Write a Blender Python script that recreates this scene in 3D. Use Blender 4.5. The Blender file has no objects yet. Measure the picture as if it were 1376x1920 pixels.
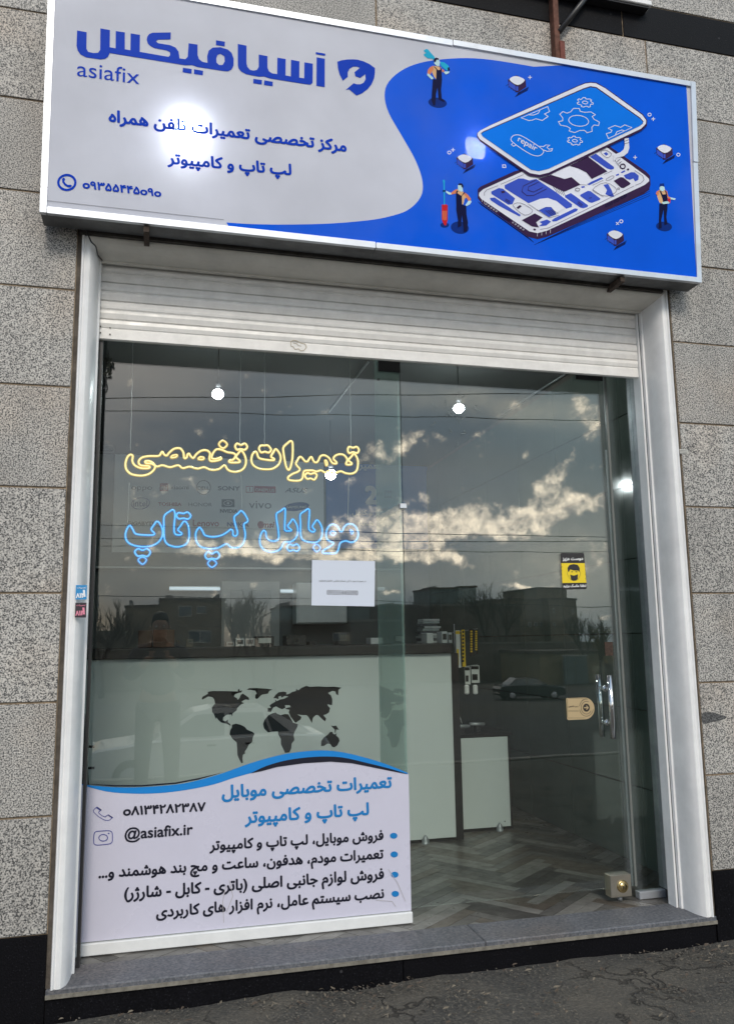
import bpy, bmesh, math, random
from mathutils import Vector, Matrix
from mathutils.geometry import tessellate_polygon, delaunay_2d_cdt
random.seed(7)
R = math.radians
SC = bpy.context.scene
COL = SC.collection

# ------------------------------------------------------------------ camera
ZO = 0.30                                  # pavement level is z = 0; survey levels count from the top of the black plinth
CAM = Vector((0.0, -3.263, 1.0074 + ZO))
YAW, PITCH, ROLL, FPX = 0.2494, 0.1559, -0.0143, 1533.98
_F = Vector((math.sin(YAW)*math.cos(PITCH), math.cos(YAW)*math.cos(PITCH), math.sin(PITCH)))
_R0 = Vector((math.cos(YAW), -math.sin(YAW), 0)); _U0 = _R0.cross(_F)
_Rt = math.cos(ROLL)*_R0 + math.sin(ROLL)*_U0
_Up = -math.sin(ROLL)*_R0 + math.cos(ROLL)*_U0
cd = bpy.data.cameras.new('camera'); cam = bpy.data.objects.new('camera', cd); COL.objects.link(cam)
cd.sensor_fit = 'VERTICAL'; cd.sensor_height = 24; cd.lens = 24*FPX/1920
cd.clip_start = 0.05; cd.clip_end = 2000
M3 = Matrix((_Rt, _Up, -_F)).transposed()
cam.matrix_world = Matrix.Translation(CAM) @ M3.to_4x4()
SC.camera = cam

def ray(px, py): return (_F + (px-688)/FPX*_Rt - (py-960)/FPX*_Up)
def at(px, py, y=0.0):                     # survey helper: a photo pixel on the upright plane y = const
    v = ray(px, py); return CAM + v*((y-CAM.y)/v.y)
def atz(px, py, z):
    v = ray(px, py); return CAM + v*((z-CAM.z)/v.z)
GY = 0.30                                  # plane of the shop glass
def refl(px, py, dist):                    # something seen mirrored in the glass, dist metres in front of it
    p = at(px, py, GY+dist); return Vector((p.x, GY-dist, p.z))

# ------------------------------------------------------------------ light
SUN_EL, SUN_AZ = R(38), R(-5)              # sun high behind the photographer, to the right
sd = Vector((math.sin(SUN_AZ)*math.cos(SUN_EL), -math.cos(SUN_AZ)*math.cos(SUN_EL), math.sin(SUN_EL)))
sl = bpy.data.lights.new('sun', 'SUN'); sl.energy = 1.5; sl.angle = R(16); sl.color = (1, .93, .82)
so = bpy.data.objects.new('sun', sl); COL.objects.link(so); so.rotation_euler = (-sd).to_track_quat('-Z', 'Y').to_euler()
so.location = (3, -6, 8)

W = bpy.data.worlds.new('World'); SC.world = W; W.use_nodes = True
nt = W.node_tree; N = nt.nodes; LK = nt.links
def nd(tree, kind, **kw):
    n = tree.nodes.new(kind)
    for k, v in kw.items():
        if k.startswith('i_'):
            n.inputs[int(k[2:])].default_value = v
        else: setattr(n, k, v)
    return n
def mth(tree, op, a, b=None, c=None, clamp=False):
    n = tree.nodes.new('ShaderNodeMath'); n.operation = op; n.use_clamp = clamp
    for i, x in enumerate((a, b, c)):
        if x is None: continue
        if isinstance(x, (int, float)): n.inputs[i].default_value = x
        else: tree.links.new(x, n.inputs[i])
    return n.outputs[0]
def mixc(tree, fac, a, b, mode='MIX'):
    n = tree.nodes.new('ShaderNodeMix'); n.data_type = 'RGBA'; n.blend_type = mode
    for i, x in ((0, fac), (6, a), (7, b)):
        if isinstance(x, (int, float)): n.inputs[i].default_value = x
        elif isinstance(x, tuple): n.inputs[i].default_value = (*x[:3], 1)
        else: tree.links.new(x, n.inputs[i])
    return n.outputs[2]
bg = N['Background']
sky = nd(nt, 'ShaderNodeTexSky', sky_type='NISHITA'); sky.sun_disc = False
sky.sun_elevation = SUN_EL; sky.sun_rotation = math.pi - SUN_AZ
sky.air_density = 1.2; sky.dust_density = 2.5
tc = nd(nt, 'ShaderNodeTexCoord')
sep = nd(nt, 'ShaderNodeSeparateXYZ'); LK.new(tc.outputs['Generated'], sep.inputs[0])
ny = mth(nt, 'MAXIMUM', mth(nt, 'MULTIPLY', sep.outputs[1], -1.0), 0.04)
u = mth(nt, 'DIVIDE', sep.outputs[0], ny); v = mth(nt, 'DIVIDE', sep.outputs[2], ny)
uv = nd(nt, 'ShaderNodeCombineXYZ'); LK.new(u, uv.inputs[0]); LK.new(v, uv.inputs[1])
# cloud turbulence, on the direction so that it goes on all round
warp = nd(nt, 'ShaderNodeTexNoise', noise_dimensions='3D'); warp.inputs['Scale'].default_value = 17; warp.inputs['Detail'].default_value = 4
LK.new(tc.outputs['Generated'], warp.inputs['Vector'])
wv = nd(nt, 'ShaderNodeVectorMath', operation='SUBTRACT'); LK.new(warp.outputs['Color'], wv.inputs[0]); wv.inputs[1].default_value = (.5, .5, .5)
ws = nd(nt, 'ShaderNodeVectorMath', operation='SCALE'); LK.new(wv.outputs[0], ws.inputs[0]); ws.inputs['Scale'].default_value = .045
wa = nd(nt, 'ShaderNodeVectorMath', operation='ADD'); LK.new(uv.outputs[0], wa.inputs[0]); LK.new(ws.outputs[0], wa.inputs[1])
fb = nd(nt, 'ShaderNodeTexNoise'); fb.inputs['Scale'].default_value = 42; fb.inputs['Detail'].default_value = 9; fb.inputs['Roughness'].default_value = .60
LK.new(tc.outputs['Generated'], fb.inputs['Vector'])
big = nd(nt, 'ShaderNodeTexNoise'); big.inputs['Scale'].default_value = 2.6; big.inputs['Detail'].default_value = 5
mp = nd(nt, 'ShaderNodeMapping'); mp.inputs['Scale'].default_value = (1, 1, 2.6); LK.new(tc.outputs['Generated'], mp.inputs[0]); LK.new(mp.outputs[0], big.inputs['Vector'])
def uvof(px, py):
    r = ray(px, py); return Vector((r.x/r.y, r.z/r.y))
CLOUDS = [(430,1030,90,13,0,.75),(560,1022,120,17,-4,.95),(660,985,70,20,8,.9),(760,1000,75,30,12,1.15),(840,990,60,22,4,1.1),
          (925,992,80,24,0,1.15),(1010,968,55,18,6,1.0),(1075,950,70,17,4,1.0),(1170,945,60,16,0,.9),(900,965,30,20,40,.7),(1000,935,40,14,50,.8),
          (760,835,44,15,48,.85),(700,850,40,18,30,.6),(640,905,50,14,10,.45),(1045,905,34,12,48,.85),(1105,805,24,60,5,.75),(975,860,24,8,40,.6),
          (620,1046,110,9,0,.8),(790,1040,60,14,0,.7),(866,1052,22,10,0,.8),(1105,1060,60,20,20,.85),(985,1098,44,4,-3,1.0),(740,1118,24,7,5,.8),
          (1160,1150,40,5,0,.9),(800,930,18,14,0,.55),(330,905,50,10,5,.25),(270,1040,60,9,0,.35),(1230,900,60,40,20,.8),(150,860,50,30,10,.5)]
tot = None
for (px, py, rx, ry, ang, amp) in CLOUDS:
    c = uvof(px, py); sx = (uvof(px+rx, py)-c).length; sy = (uvof(px, py-ry)-c).length
    m = nd(nt, 'ShaderNodeMapping', vector_type='TEXTURE')
    m.inputs['Location'].default_value = (c.x, c.y, 0); m.inputs['Rotation'].default_value = (0, 0, R(ang)); m.inputs['Scale'].default_value = (sx, sy, 1e3)
    LK.new(wa.outputs[0], m.inputs[0])
    L = nd(nt, 'ShaderNodeVectorMath', operation='DOT_PRODUCT'); LK.new(m.outputs[0], L.inputs[0]); LK.new(m.outputs[0], L.inputs[1])
    e = mth(nt, 'POWER', .42, L.outputs['Value'])
    tot = mth(nt, 'MULTIPLY', e, amp) if tot is None else mth(nt, 'MULTIPLY_ADD', e, amp, tot)
front = nd(nt, 'ShaderNodeMapRange', interpolation_type='SMOOTHSTEP'); front.inputs[1].default_value = .1; front.inputs[2].default_value = .35
LK.new(ny, front.inputs[0])
tot = mth(nt, 'MULTIPLY', tot, front.outputs[0])
other = mth(nt, 'MULTIPLY', mth(nt, 'SUBTRACT', 1.0, front.outputs[0]), mth(nt, 'MULTIPLY', big.outputs['Fac'], .85))
tot = mth(nt, 'ADD', tot, other)
dens = mth(nt, 'ADD', tot, mth(nt, 'MULTIPLY', mth(nt, 'SUBTRACT', fb.outputs['Fac'], .5), 2.7))
cm = nd(nt, 'ShaderNodeMapRange', interpolation_type='SMOOTHSTEP'); cm.inputs[1].default_value = .30; cm.inputs[2].default_value = 1.12
LK.new(dens, cm.inputs[0])
# relief: the same turbulence a little nearer the sun, so billows get a lit and a shaded side
ofs = nd(nt, 'ShaderNodeVectorMath', operation='ADD'); LK.new(tc.outputs['Generated'], ofs.inputs[0]); ofs.inputs[1].default_value = (.006, 0, .011)
fb2 = nd(nt, 'ShaderNodeTexNoise'); fb2.inputs['Scale'].default_value = 42; fb2.inputs['Detail'].default_value = 9; fb2.inputs['Roughness'].default_value = .60
LK.new(ofs.outputs[0], fb2.inputs['Vector'])
rel = mth(nt, 'MULTIPLY_ADD', mth(nt, 'SUBTRACT', fb.outputs['Fac'], fb2.outputs['Fac']), 3.2, .55)
shade = nd(nt, 'ShaderNodeMapRange'); shade.inputs[1].default_value = 0; shade.inputs[2].default_value = 1; LK.new(rel, shade.inputs[0])
# veil of thin grey cloud over the blue
veilr = nd(nt, 'ShaderNodeMapRange', interpolation_type='SMOOTHSTEP'); veilr.inputs[1].default_value = .36; veilr.inputs[2].default_value = .66; veilr.inputs[3].default_value = .35; veilr.inputs[4].default_value = .85
LK.new(big.outputs['Fac'], veilr.inputs[0])
SKS = .07
vcol = nd(nt, 'ShaderNodeMapRange', interpolation_type='SMOOTHSTEP'); LK.new(u, vcol.inputs[0]); vcol.inputs[1].default_value = -.1; vcol.inputs[2].default_value = .75
veilc = mixc(nt, vcol.outputs[0], tuple(c/SKS for c in (.16, .26, .40)), tuple(c/SKS for c in (.44, .58, .68)))
base = mixc(nt, veilr.outputs[0], sky.outputs[0], veilc)
cl = mixc(nt, shade.outputs[0], tuple(c/SKS for c in (.98, .95, .90)), tuple(c/SKS for c in (3.7, 3.2, 2.55)))
soft = None                                # broad thin cloud: paler towards the right and low over the roofs
for (px, py, rx, ry, ang, amp) in [(960, 762, 230, 30, -4, .55), (1090, 1075, 150, 70, 0, .6), (600, 1085, 260, 34, 0, .35), (1000, 1000, 260, 60, 0, .25)]:
    c = uvof(px, py); sx = (uvof(px+rx, py)-c).length; sy = (uvof(px, py-ry)-c).length
    m = nd(nt, 'ShaderNodeMapping', vector_type='TEXTURE'); m.inputs['Location'].default_value = (c.x, c.y, 0); m.inputs['Rotation'].default_value = (0, 0, R(ang)); m.inputs['Scale'].default_value = (sx, sy, 1e3)
    LK.new(wa.outputs[0], m.inputs[0]); L = nd(nt, 'ShaderNodeVectorMath', operation='DOT_PRODUCT'); LK.new(m.outputs[0], L.inputs[0]); LK.new(m.outputs[0], L.inputs[1])
    e = mth(nt, 'POWER', .42, L.outputs['Value']); soft = mth(nt, 'MULTIPLY', e, amp) if soft is None else mth(nt, 'MULTIPLY_ADD', e, amp, soft)
soft = mth(nt, 'MULTIPLY', mth(nt, 'MULTIPLY', soft, front.outputs[0]), mth(nt, 'MULTIPLY_ADD', fb.outputs['Fac'], 1.2, .4), None, True)
base = mixc(nt, soft, base, tuple(c/SKS for c in (1.25, 1.22, 1.08)))
fin = mixc(nt, cm.outputs[0], base, cl)
LK.new(fin, bg.inputs[0]); bg.inputs[1].default_value = SKS*1.5
SC.view_settings.view_transform = 'Standard'; SC.view_settings.look = 'None'
SC.view_settings.exposure = 0.30; SC.view_settings.gamma = 1; SC.view_settings.use_curve_mapping = False
SC.cycles.use_denoising = True
SC.cycles.max_bounces = 10; SC.cycles.transparent_max_bounces = 24; SC.cycles.glossy_bounces = 5
SC.cycles.sample_clamp_indirect = 4

# ------------------------------------------------------------------ materials
MATS = {}
def mat(name, col=(.5, .5, .5), rough=.6, metal=0., spec=.5, emit=None, es=0., noise=None, bump=None, coat=0):
    """noise = (scale, amount, detail): colour wear; bump = (scale, distance)"""
    if name in MATS: return MATS[name]
    m = bpy.data.materials.new(name); m.use_nodes = True; t = m.node_tree; b = t.nodes['Principled BSDF']
    b.inputs['Base Color'].default_value = (*col, 1); b.inputs['Roughness'].default_value = rough
    b.inputs['Metallic'].default_value = metal; b.inputs['Specular IOR Level'].default_value = spec
    b.inputs['Coat Weight'].default_value = coat
    if emit: b.inputs['Emission Color'].default_value = (*emit, 1); b.inputs['Emission Strength'].default_value = es
    g = nd(t, 'ShaderNodeNewGeometry')
    if noise:
        n = nd(t, 'ShaderNodeTexNoise'); n.inputs['Scale'].default_value = noise[0]; n.inputs['Detail'].default_value = noise[2] if len(noise) > 2 else 5
        n.inputs['Roughness'].default_value = .65
        t.links.new(g.outputs['Position'], n.inputs['Vector'])
        mr = nd(t, 'ShaderNodeMapRange'); mr.inputs[1].default_value = .3; mr.inputs[2].default_value = .7
        mr.inputs[3].default_value = 1-noise[1]; mr.inputs[4].default_value = 1+noise[1]*.5
        t.links.new(n.outputs['Fac'], mr.inputs[0])
        o = mixc(t, 1.0, col, mr.outputs[0], 'MULTIPLY'); t.links.new(o, b.inputs['Base Color'])
        rr = nd(t, 'ShaderNodeMapRange'); rr.inputs[1].default_value = .3; rr.inputs[2].default_value = .7
        rr.inputs[3].default_value = min(1, rough+.12); rr.inputs[4].default_value = max(0, rough-.08)
        t.links.new(n.outputs['Fac'], rr.inputs[0]); t.links.new(rr.outputs[0], b.inputs['Roughness'])
    if bump:
        n2 = nd(t, 'ShaderNodeTexNoise'); n2.inputs['Scale'].default_value = bump[0]; n2.inputs['Detail'].default_value = 6
        t.links.new(g.outputs['Position'], n2.inputs['Vector'])
        bp = nd(t, 'ShaderNodeBump'); bp.inputs['Distance'].default_value = bump[1]; bp.inputs['Strength'].default_value = 1
        t.links.new(n2.outputs['Fac'], bp.inputs['Height']); t.links.new(bp.outputs[0], b.inputs['Normal'])
    MATS[name] = m; return m
def ramp(t, fac, stops, interp='LINEAR'):
    r = t.nodes.new('ShaderNodeValToRGB'); r.color_ramp.interpolation = interp
    e = r.color_ramp.elements
    while len(e) < len(stops): e.new(.5)
    for i, (p, c) in enumerate(stops): e[i].position = p; e[i].color = (*c, 1)
    t.links.new(fac, r.inputs[0]); return r.outputs[0]

def granite(name, stops, scale=185, stain=(.33, .27, .2), amt=.35):
    m = mat(name, rough=.6); t = m.node_tree; b = t.nodes['Principled BSDF']
    g = nd(t, 'ShaderNodeNewGeometry'); oi = nd(t, 'ShaderNodeObjectInfo')
    off = nd(t, 'ShaderNodeVectorMath', operation='ADD'); t.links.new(g.outputs['Position'], off.inputs[0])
    sc = nd(t, 'ShaderNodeVectorMath', operation='SCALE'); sc.inputs[0].default_value = (7, 3, 5); t.links.new(oi.outputs['Random'], sc.inputs['Scale'])
    t.links.new(sc.outputs[0], off.inputs[1])
    n = nd(t, 'ShaderNodeTexNoise'); n.inputs['Scale'].default_value = scale; n.inputs['Detail'].default_value = 2.5; n.inputs['Roughness'].default_value = .6
    t.links.new(off.outputs[0], n.inputs['Vector'])
    c = ramp(t, n.outputs['Fac'], stops)
    n2 = nd(t, 'ShaderNodeTexNoise'); n2.inputs['Scale'].default_value = 2.3; n2.inputs['Detail'].default_value = 6; t.links.new(off.outputs[0], n2.inputs['Vector'])
    mr = nd(t, 'ShaderNodeMapRange'); mr.inputs[1].default_value = .5; mr.inputs[2].default_value = .75; mr.inputs[4].default_value = amt; t.links.new(n2.outputs['Fac'], mr.inputs[0])
    c2 = mixc(t, mr.outputs[0], c, mixc(t, 1.0, c, (1.25, .98, .75), 'MULTIPLY'))
    # rare dark inclusions
    vo = nd(t, 'ShaderNodeTexVoronoi'); vo.inputs['Scale'].default_value = 9; t.links.new(off.outputs[0], vo.inputs['Vector'])
    dk = nd(t, 'ShaderNodeMapRange'); dk.inputs[1].default_value = .035; dk.inputs[2].default_value = .06; dk.inputs[3].default_value = .75; dk.inputs[4].default_value = 0
    t.links.new(vo.outputs['Distance'], dk.inputs[0])
    c3 = mixc(t, dk.outputs[0], c2, (.05, .05, .055))
    vr = nd(t, 'ShaderNodeMapRange'); vr.inputs[3].default_value = .95; vr.inputs[4].default_value = 1.05; t.links.new(oi.outputs['Random'], vr.inputs[0])
    c4 = mixc(t, 1.0, c3, vr.outputs[0], 'MULTIPLY')
    dm = nd(t, 'ShaderNodeMapping'); dm.inputs['Scale'].default_value = (3.2, 1, .7); t.links.new(off.outputs[0], dm.inputs[0])   # rain streaks and grime
    dn = nd(t, 'ShaderNodeTexNoise'); dn.inputs['Scale'].default_value = 2.2; dn.inputs['Detail'].default_value = 7; dn.inputs['Roughness'].default_value = .6; t.links.new(dm.outputs[0], dn.inputs['Vector'])
    dr_ = nd(t, 'ShaderNodeMapRange'); dr_.inputs[1].default_value = .35; dr_.inputs[2].default_value = .65; dr_.inputs[3].default_value = .84; dr_.inputs[4].default_value = 1.08; t.links.new(dn.outputs['Fac'], dr_.inputs[0])
    c4 = mixc(t, 1.0, c4, dr_.outputs[0], 'MULTIPLY')
    t.links.new(c4, b.inputs['Base Color'])
    bp = nd(t, 'ShaderNodeBump'); bp.inputs['Distance'].default_value = .0012; t.links.new(n.outputs['Fac'], bp.inputs['Height']); t.links.new(bp.outputs[0], b.inputs['Normal'])
    return m
M_GRAN = granite('speckled_granite', [(.32, (.025, .025, .027)), (.42, (.10, .099, .096)), (.48, (.27, .262, .25)), (.56, (.46, .438, .405)), (.70, (.58, .555, .515))])
M_BLACK = granite('black_granite', [(.35, (.003, .003, .004)), (.64, (.006, .006, .008)), (.74, (.03, .03, .035)), (.85, (.06, .06, .065))], 160, amt=.1)
M_BLACK.node_tree.nodes['Principled BSDF'].inputs['Roughness'].default_value = .5; M_BLACK.node_tree.nodes['Principled BSDF'].inputs['Specular IOR Level'].default_value = .10
M_SILL = granite('grey_stone', [(.3, (.06, .066, .076)), (.5, (.105, .11, .125)), (.7, (.17, .17, .18))], 90, amt=.5)
M_MORTAR = mat('mortar', (.27, .205, .14), .9, noise=(30, .5), bump=(60, .004))
M_CONC = mat('backing_concrete', (.10, .085, .07), .95, noise=(12, .5), bump=(40, .006))
M_PAINT = mat('aged_white_paint', (.82, .82, .82), .36, noise=(5, .13, 7), bump=(9, .002))
M_CREAM = mat('cream_paint', (.70, .68, .63), .45, noise=(4, .2, 7), bump=(9, .002))
M_SLAT = mat('shutter_paint', (.80, .785, .76), .38, noise=(16, .12, 10), bump=(18, .0008))
M_ALU = mat('aluminium', (.60, .63, .68), .38, .7, noise=(7, .12), bump=(9, .0015))
M_ALUD = mat('dull_aluminium', (.33, .35, .37), .45, .6, noise=(10, .2))
M_CHROME = mat('chrome', (.8, .8, .8), .08, 1.0)
M_BRASS = mat('satin_nickel', (.66, .60, .50), .3, 1.0)
M_DARK = mat('dark_plastic', (.02, .02, .022), .4)
M_RUBBER = mat('black_rubber', (.012, .012, .012), .8)
M_RUST = mat('rusted_steel', (.13, .05, .03), .8, noise=(25, .5), bump=(60, .002))
M_WHITEP = mat('white_plastic', (.75, .76, .76), .35, noise=(8, .1))
M_FILM = mat('printed_film_white', (.58, .57, .68), .28, noise=(3, .05, 6), bump=(2.5, .004))
M_FROST = mat('glossy_white_glass', (.57, .61, .605), .12, coat=.3)
M_COUNTER = mat('dark_laminate', (.018, .016, .016), .3)
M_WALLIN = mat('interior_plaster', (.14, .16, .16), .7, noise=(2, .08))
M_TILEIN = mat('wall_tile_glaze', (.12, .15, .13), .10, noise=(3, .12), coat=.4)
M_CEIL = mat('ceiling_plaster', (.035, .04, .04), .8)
M_BOARD = mat('board_white', (.70, .74, .75), .35)

def glass(name, tint, f0, bump=.0, rough=0.0):
    m = bpy.data.materials.new(name); m.use_nodes = True; t = m.node_tree; t.nodes.remove(t.nodes['Principled BSDF'])
    tr = nd(t, 'ShaderNodeBsdfTransparent'); tr.inputs[0].default_value = (*tint, 1)
    gl = nd(t, 'ShaderNodeBsdfGlossy'); gl.inputs['Roughness'].default_value = rough; gl.inputs[0].default_value = (1, .99, .965, 1)
    lw = nd(t, 'ShaderNodeLayerWeight'); lw.inputs[0].default_value = .5
    f = mth(t, 'POWER', lw.outputs['Facing'], 5.0); f = mth(t, 'MULTIPLY_ADD', f, 1-f0, f0)
    if bump:
        g = nd(t, 'ShaderNodeNewGeometry'); n = nd(t, 'ShaderNodeTexNoise'); n.inputs['Scale'].default_value = 1.6; n.inputs['Detail'].default_value = 1
        t.links.new(g.outputs['Position'], n.inputs['Vector']); bp = nd(t, 'ShaderNodeBump'); bp.inputs['Distance'].default_value = bump
        t.links.new(n.outputs['Fac'], bp.inputs['Height']); t.links.new(bp.outputs[0], gl.inputs['Normal'])
    mx = nd(t, 'ShaderNodeMixShader'); t.links.new(f, mx.inputs[0]); t.links.new(tr.outputs[0], mx.inputs[1]); t.links.new(gl.outputs[0], mx.inputs[2])
    t.links.new(mx.outputs[0], t.nodes['Material Output'].inputs[0]); return m
M_GLASS = glass('shop_glass', (.92, .955, .94), .070, .0009)
M_FIN = glass('green_edge_glass', (.84, .92, .89), .015)
_t = M_FIN.node_tree; _df = nd(_t, 'ShaderNodeBsdfDiffuse'); _df.inputs[0].default_value = (.42, .58, .54, 1)
_mx = nd(_t, 'ShaderNodeMixShader'); _mx.inputs[0].default_value = .24; _src = _t.nodes['Material Output'].inputs[0].links[0].from_socket
_t.links.new(_src, _mx.inputs[1]); _t.links.new(_df.outputs[0], _mx.inputs[2]); _t.links.new(_mx.outputs[0], _t.nodes['Material Output'].inputs[0])
M_WIN = mat('far_window_glass', (.10, .13, .15), .08, coat=.5)

# sign face: translucent sheet, lit by the tubes behind it
def signface(name, col, tl=.045, rough=.3):
    if name in MATS: return MATS[name]
    m = bpy.data.materials.new(name); m.use_nodes = True; t = m.node_tree; b = t.nodes['Principled BSDF']
    b.inputs['Base Color'].default_value = (*col, 1); b.inputs['Roughness'].default_value = rough; b.inputs['Specular IOR Level'].default_value = .05
    g = nd(t, 'ShaderNodeNewGeometry')
    wv = nd(t, 'ShaderNodeTexWave'); wv.inputs['Scale'].default_value = 70; wv.inputs['Distortion'].default_value = .6
    t.links.new(g.outputs['Position'], wv.inputs['Vector'])
    n = nd(t, 'ShaderNodeTexNoise'); n.inputs['Scale'].default_value = 3; n.inputs['Detail'].default_value = 4; t.links.new(g.outputs['Position'], n.inputs['Vector'])
    mr = nd(t, 'ShaderNodeMapRange'); mr.inputs[1].default_value = .3; mr.inputs[2].default_value = .7; mr.inputs[3].default_value = .9; mr.inputs[4].default_value = 1.05
    t.links.new(n.outputs['Fac'], mr.inputs[0])
    o = mixc(t, 1.0, col, mr.outputs[0], 'MULTIPLY'); t.links.new(o, b.inputs['Base Color'])
    if name == 'sign_sheet_blue':                 # print faded to violet in patches
        nf = nd(t, 'ShaderNodeTexNoise'); nf.inputs['Scale'].default_value = 1.7; nf.inputs['Detail'].default_value = 5; t.links.new(g.outputs['Position'], nf.inputs['Vector'])
        fr_ = nd(t, 'ShaderNodeMapRange'); fr_.inputs[1].default_value = .50; fr_.inputs[2].default_value = .68; fr_.inputs[4].default_value = .35; t.links.new(nf.outputs['Fac'], fr_.inputs[0])
        o = mixc(t, fr_.outputs[0], o, (.075, .15, .66)); t.links.new(o, b.inputs['Base Color'])
    bp = nd(t, 'ShaderNodeBump'); bp.inputs['Distance'].default_value = .0002; t.links.new(wv.outputs['Fac'], bp.inputs['Height']); t.links.new(bp.outputs[0], b.inputs['Normal'])
    tr = nd(t, 'ShaderNodeBsdfTranslucent')
    tw = mixc(t, wv.outputs['Fac'], tuple(min(1, c*.8) for c in col), tuple(min(1, c+.015) for c in col)); t.links.new(tw, tr.inputs[0])
    mx = nd(t, 'ShaderNodeMixShader'); mx.inputs[0].default_value = tl
    t.links.new(b.outputs[0], mx.inputs[1]); t.links.new(tr.outputs[0], mx.inputs[2])
    tp = nd(t, 'ShaderNodeBsdfTransparent'); m3 = nd(t, 'ShaderNodeMixShader'); m3.inputs[0].default_value = .10 if name == 'sign_sheet_white' else .018
    t.links.new(mx.outputs[0], m3.inputs[1]); t.links.new(tp.outputs[0], m3.inputs[2]); t.links.new(m3.outputs[0], t.nodes['Material Output'].inputs[0])
    MATS[name] = m; return m
S_WHITE = signface('sign_sheet_white', (.655, .67, .755))
S_BLUE = signface('sign_sheet_blue', (.002, .11, .78))
S_INK = signface('sign_ink_blue', (.001, .048, .50))
S_SCREEN = signface('sign_ink_screen_blue', (.003, .20, .88))
S_DARK = signface('sign_ink_plum', (.045, .02, .07))
S_LINE = signface('sign_ink_light', (.80, .82, .92))
S_NAVY = signface('sign_ink_navy', (.006, .008, .05))
S_SHAD = signface('sign_ink_shade', (.004, .03, .22))
S_ORANGE = signface('sign_ink_orange', (.75, .25, .12))
S_SKIN = signface('sign_ink_tan', (.78, .48, .25))
S_CYAN = signface('sign_ink_cyan', (.02, .45, .70))
S_PALE = signface('sign_ink_pale', (.55, .80, .85))
S_RED = signface('sign_ink_red', (.60, .02, .03))
S_VIO = signface('sign_ink_blue_violet', (.05, .10, .58))

# ------------------------------------------------------------------ builders
def link(o, parent=None):
    COL.objects.link(o)
    if parent is not None: o.parent = parent
    return o
def mesh_obj(name, verts, faces, material, parent=None, smooth=False, loc=None):
    """vertices are in world space; the origin is moved to loc when given"""
    me = bpy.data.meshes.new(name)
    me.from_pydata([tuple(v) for v in verts], [], faces); me.materials.append(material)
    if smooth: me.polygons.foreach_set('use_smooth', [True]*len(me.polygons))
    me.update()
    o = bpy.data.objects.new(name, me); link(o, parent)
    return o
def tag(o, label=None, cat=None, group=None, kind=None):
    if label: o['label'] = label
    if cat: o['category'] = cat
    if group: o['group'] = group
    if kind: o['kind'] = kind
    return o
def thing(name, label, cat, group=None, loc=(0, 0, 0)):
    o = bpy.data.objects.new(name, None); o.empty_display_size = .1; COL.objects.link(o)
    return tag(o, label, cat, group)
def boxg(x0, x1, y0, y1, z0, z1, b=0.0):
    bm = bmesh.new(); bmesh.ops.create_cube(bm, size=1)
    for v in bm.verts:
        v.co = Vector(((x0+x1)/2+v.co.x*(x1-x0), (y0+y1)/2+v.co.y*(y1-y0), (z0+z1)/2+v.co.z*(z1-z0)))
    if b: bmesh.ops.bevel(bm, geom=bm.edges[:], offset=b, segments=1, affect='EDGES')
    bm.verts.index_update()
    r = [v.co.copy() for v in bm.verts], [[v.index for v in f.verts] for f in bm.faces]; bm.free(); return r
def box(name, x0, x1, y0, y1, z0, z1, m, parent=None, b=0.0):
    V, F = boxg(x0, x1, y0, y1, z0, z1, b); return mesh_obj(name, V, F, m, parent)
class MB:
    def __init__(s): s.v = []; s.f = []
    def add(s, V, F):
        k = len(s.v); s.v += list(V); s.f += [[i+k for i in f] for f in F]; return s
    def box(s, *a, **k): return s.add(*boxg(*a, **k))
    def tube(s, pts, r, n=6, cap=True): return s.add(*tubeg(pts, r, n, cap))
    def done(s, name, m, parent=None, smooth=False): return mesh_obj(name, s.v, s.f, m, parent, smooth)
def tubeg(pts, r, n=6, cap=True, closed=False):
    pts = [Vector(p) for p in pts]; K = len(pts); V = []; F = []
    rr = r if isinstance(r, (list, tuple)) else [r]*K
    prev = None
    for i, p in enumerate(pts):
        a = pts[(i-1) % K] if (closed or i > 0) else p; b = pts[(i+1) % K] if (closed or i < K-1) else p
        d = (b-a); d = d.normalized() if d.length > 1e-9 else Vector((0, 0, 1))
        if prev is None:
            up = Vector((0, 1, 0)) if abs(d.y) < .9 else Vector((1, 0, 0)); s = d.cross(up).normalized()
        else:
            s = (prev - d*prev.dot(d)); s = s.normalized() if s.length > 1e-6 else d.orthogonal().normalized()
        prev = s; t = d.cross(s)
        for j in range(n):
            q = 2*math.pi*j/n; V.append(p + rr[i]*(math.cos(q)*s+math.sin(q)*t))
    for i in range(K if closed else K-1):
        for j in range(n):
            a = i*n+j; b = i*n+(j+1) % n; c = ((i+1) % K)*n+(j+1) % n; d = ((i+1) % K)*n+j; F.append([a, b, c, d])
    if cap and not closed: F.append(list(range(n))[::-1]); F.append([(K-1)*n+j for j in range(n)])
    return V, F
def tube(name, pts, r, m, parent=None, n=8, closed=False):
    V, F = tubeg(pts, r, n, True, closed); return mesh_obj(name, V, F, m, parent, True)
def lathe(name, prof, c, m, parent=None, n=20, axis='Z'):
    V = []; F = []
    for (r, z) in prof:
        for j in range(n):
            q = 2*math.pi*j/n
            if axis == 'Z': V.append(Vector(c)+Vector((r*math.cos(q), r*math.sin(q), z)))
            else: V.append(Vector(c)+Vector((r*math.cos(q), z, r*math.sin(q))))
    K = len(prof)
    for i in range(K-1):
        for j in range(n): F.append([i*n+j, i*n+(j+1) % n, (i+1)*n+(j+1) % n, (i+1)*n+j])
    F.append(list(range(n))); F.append([(K-1)*n+j for j in range(n)])
    return mesh_obj(name, V, F, m, parent, True)
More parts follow.
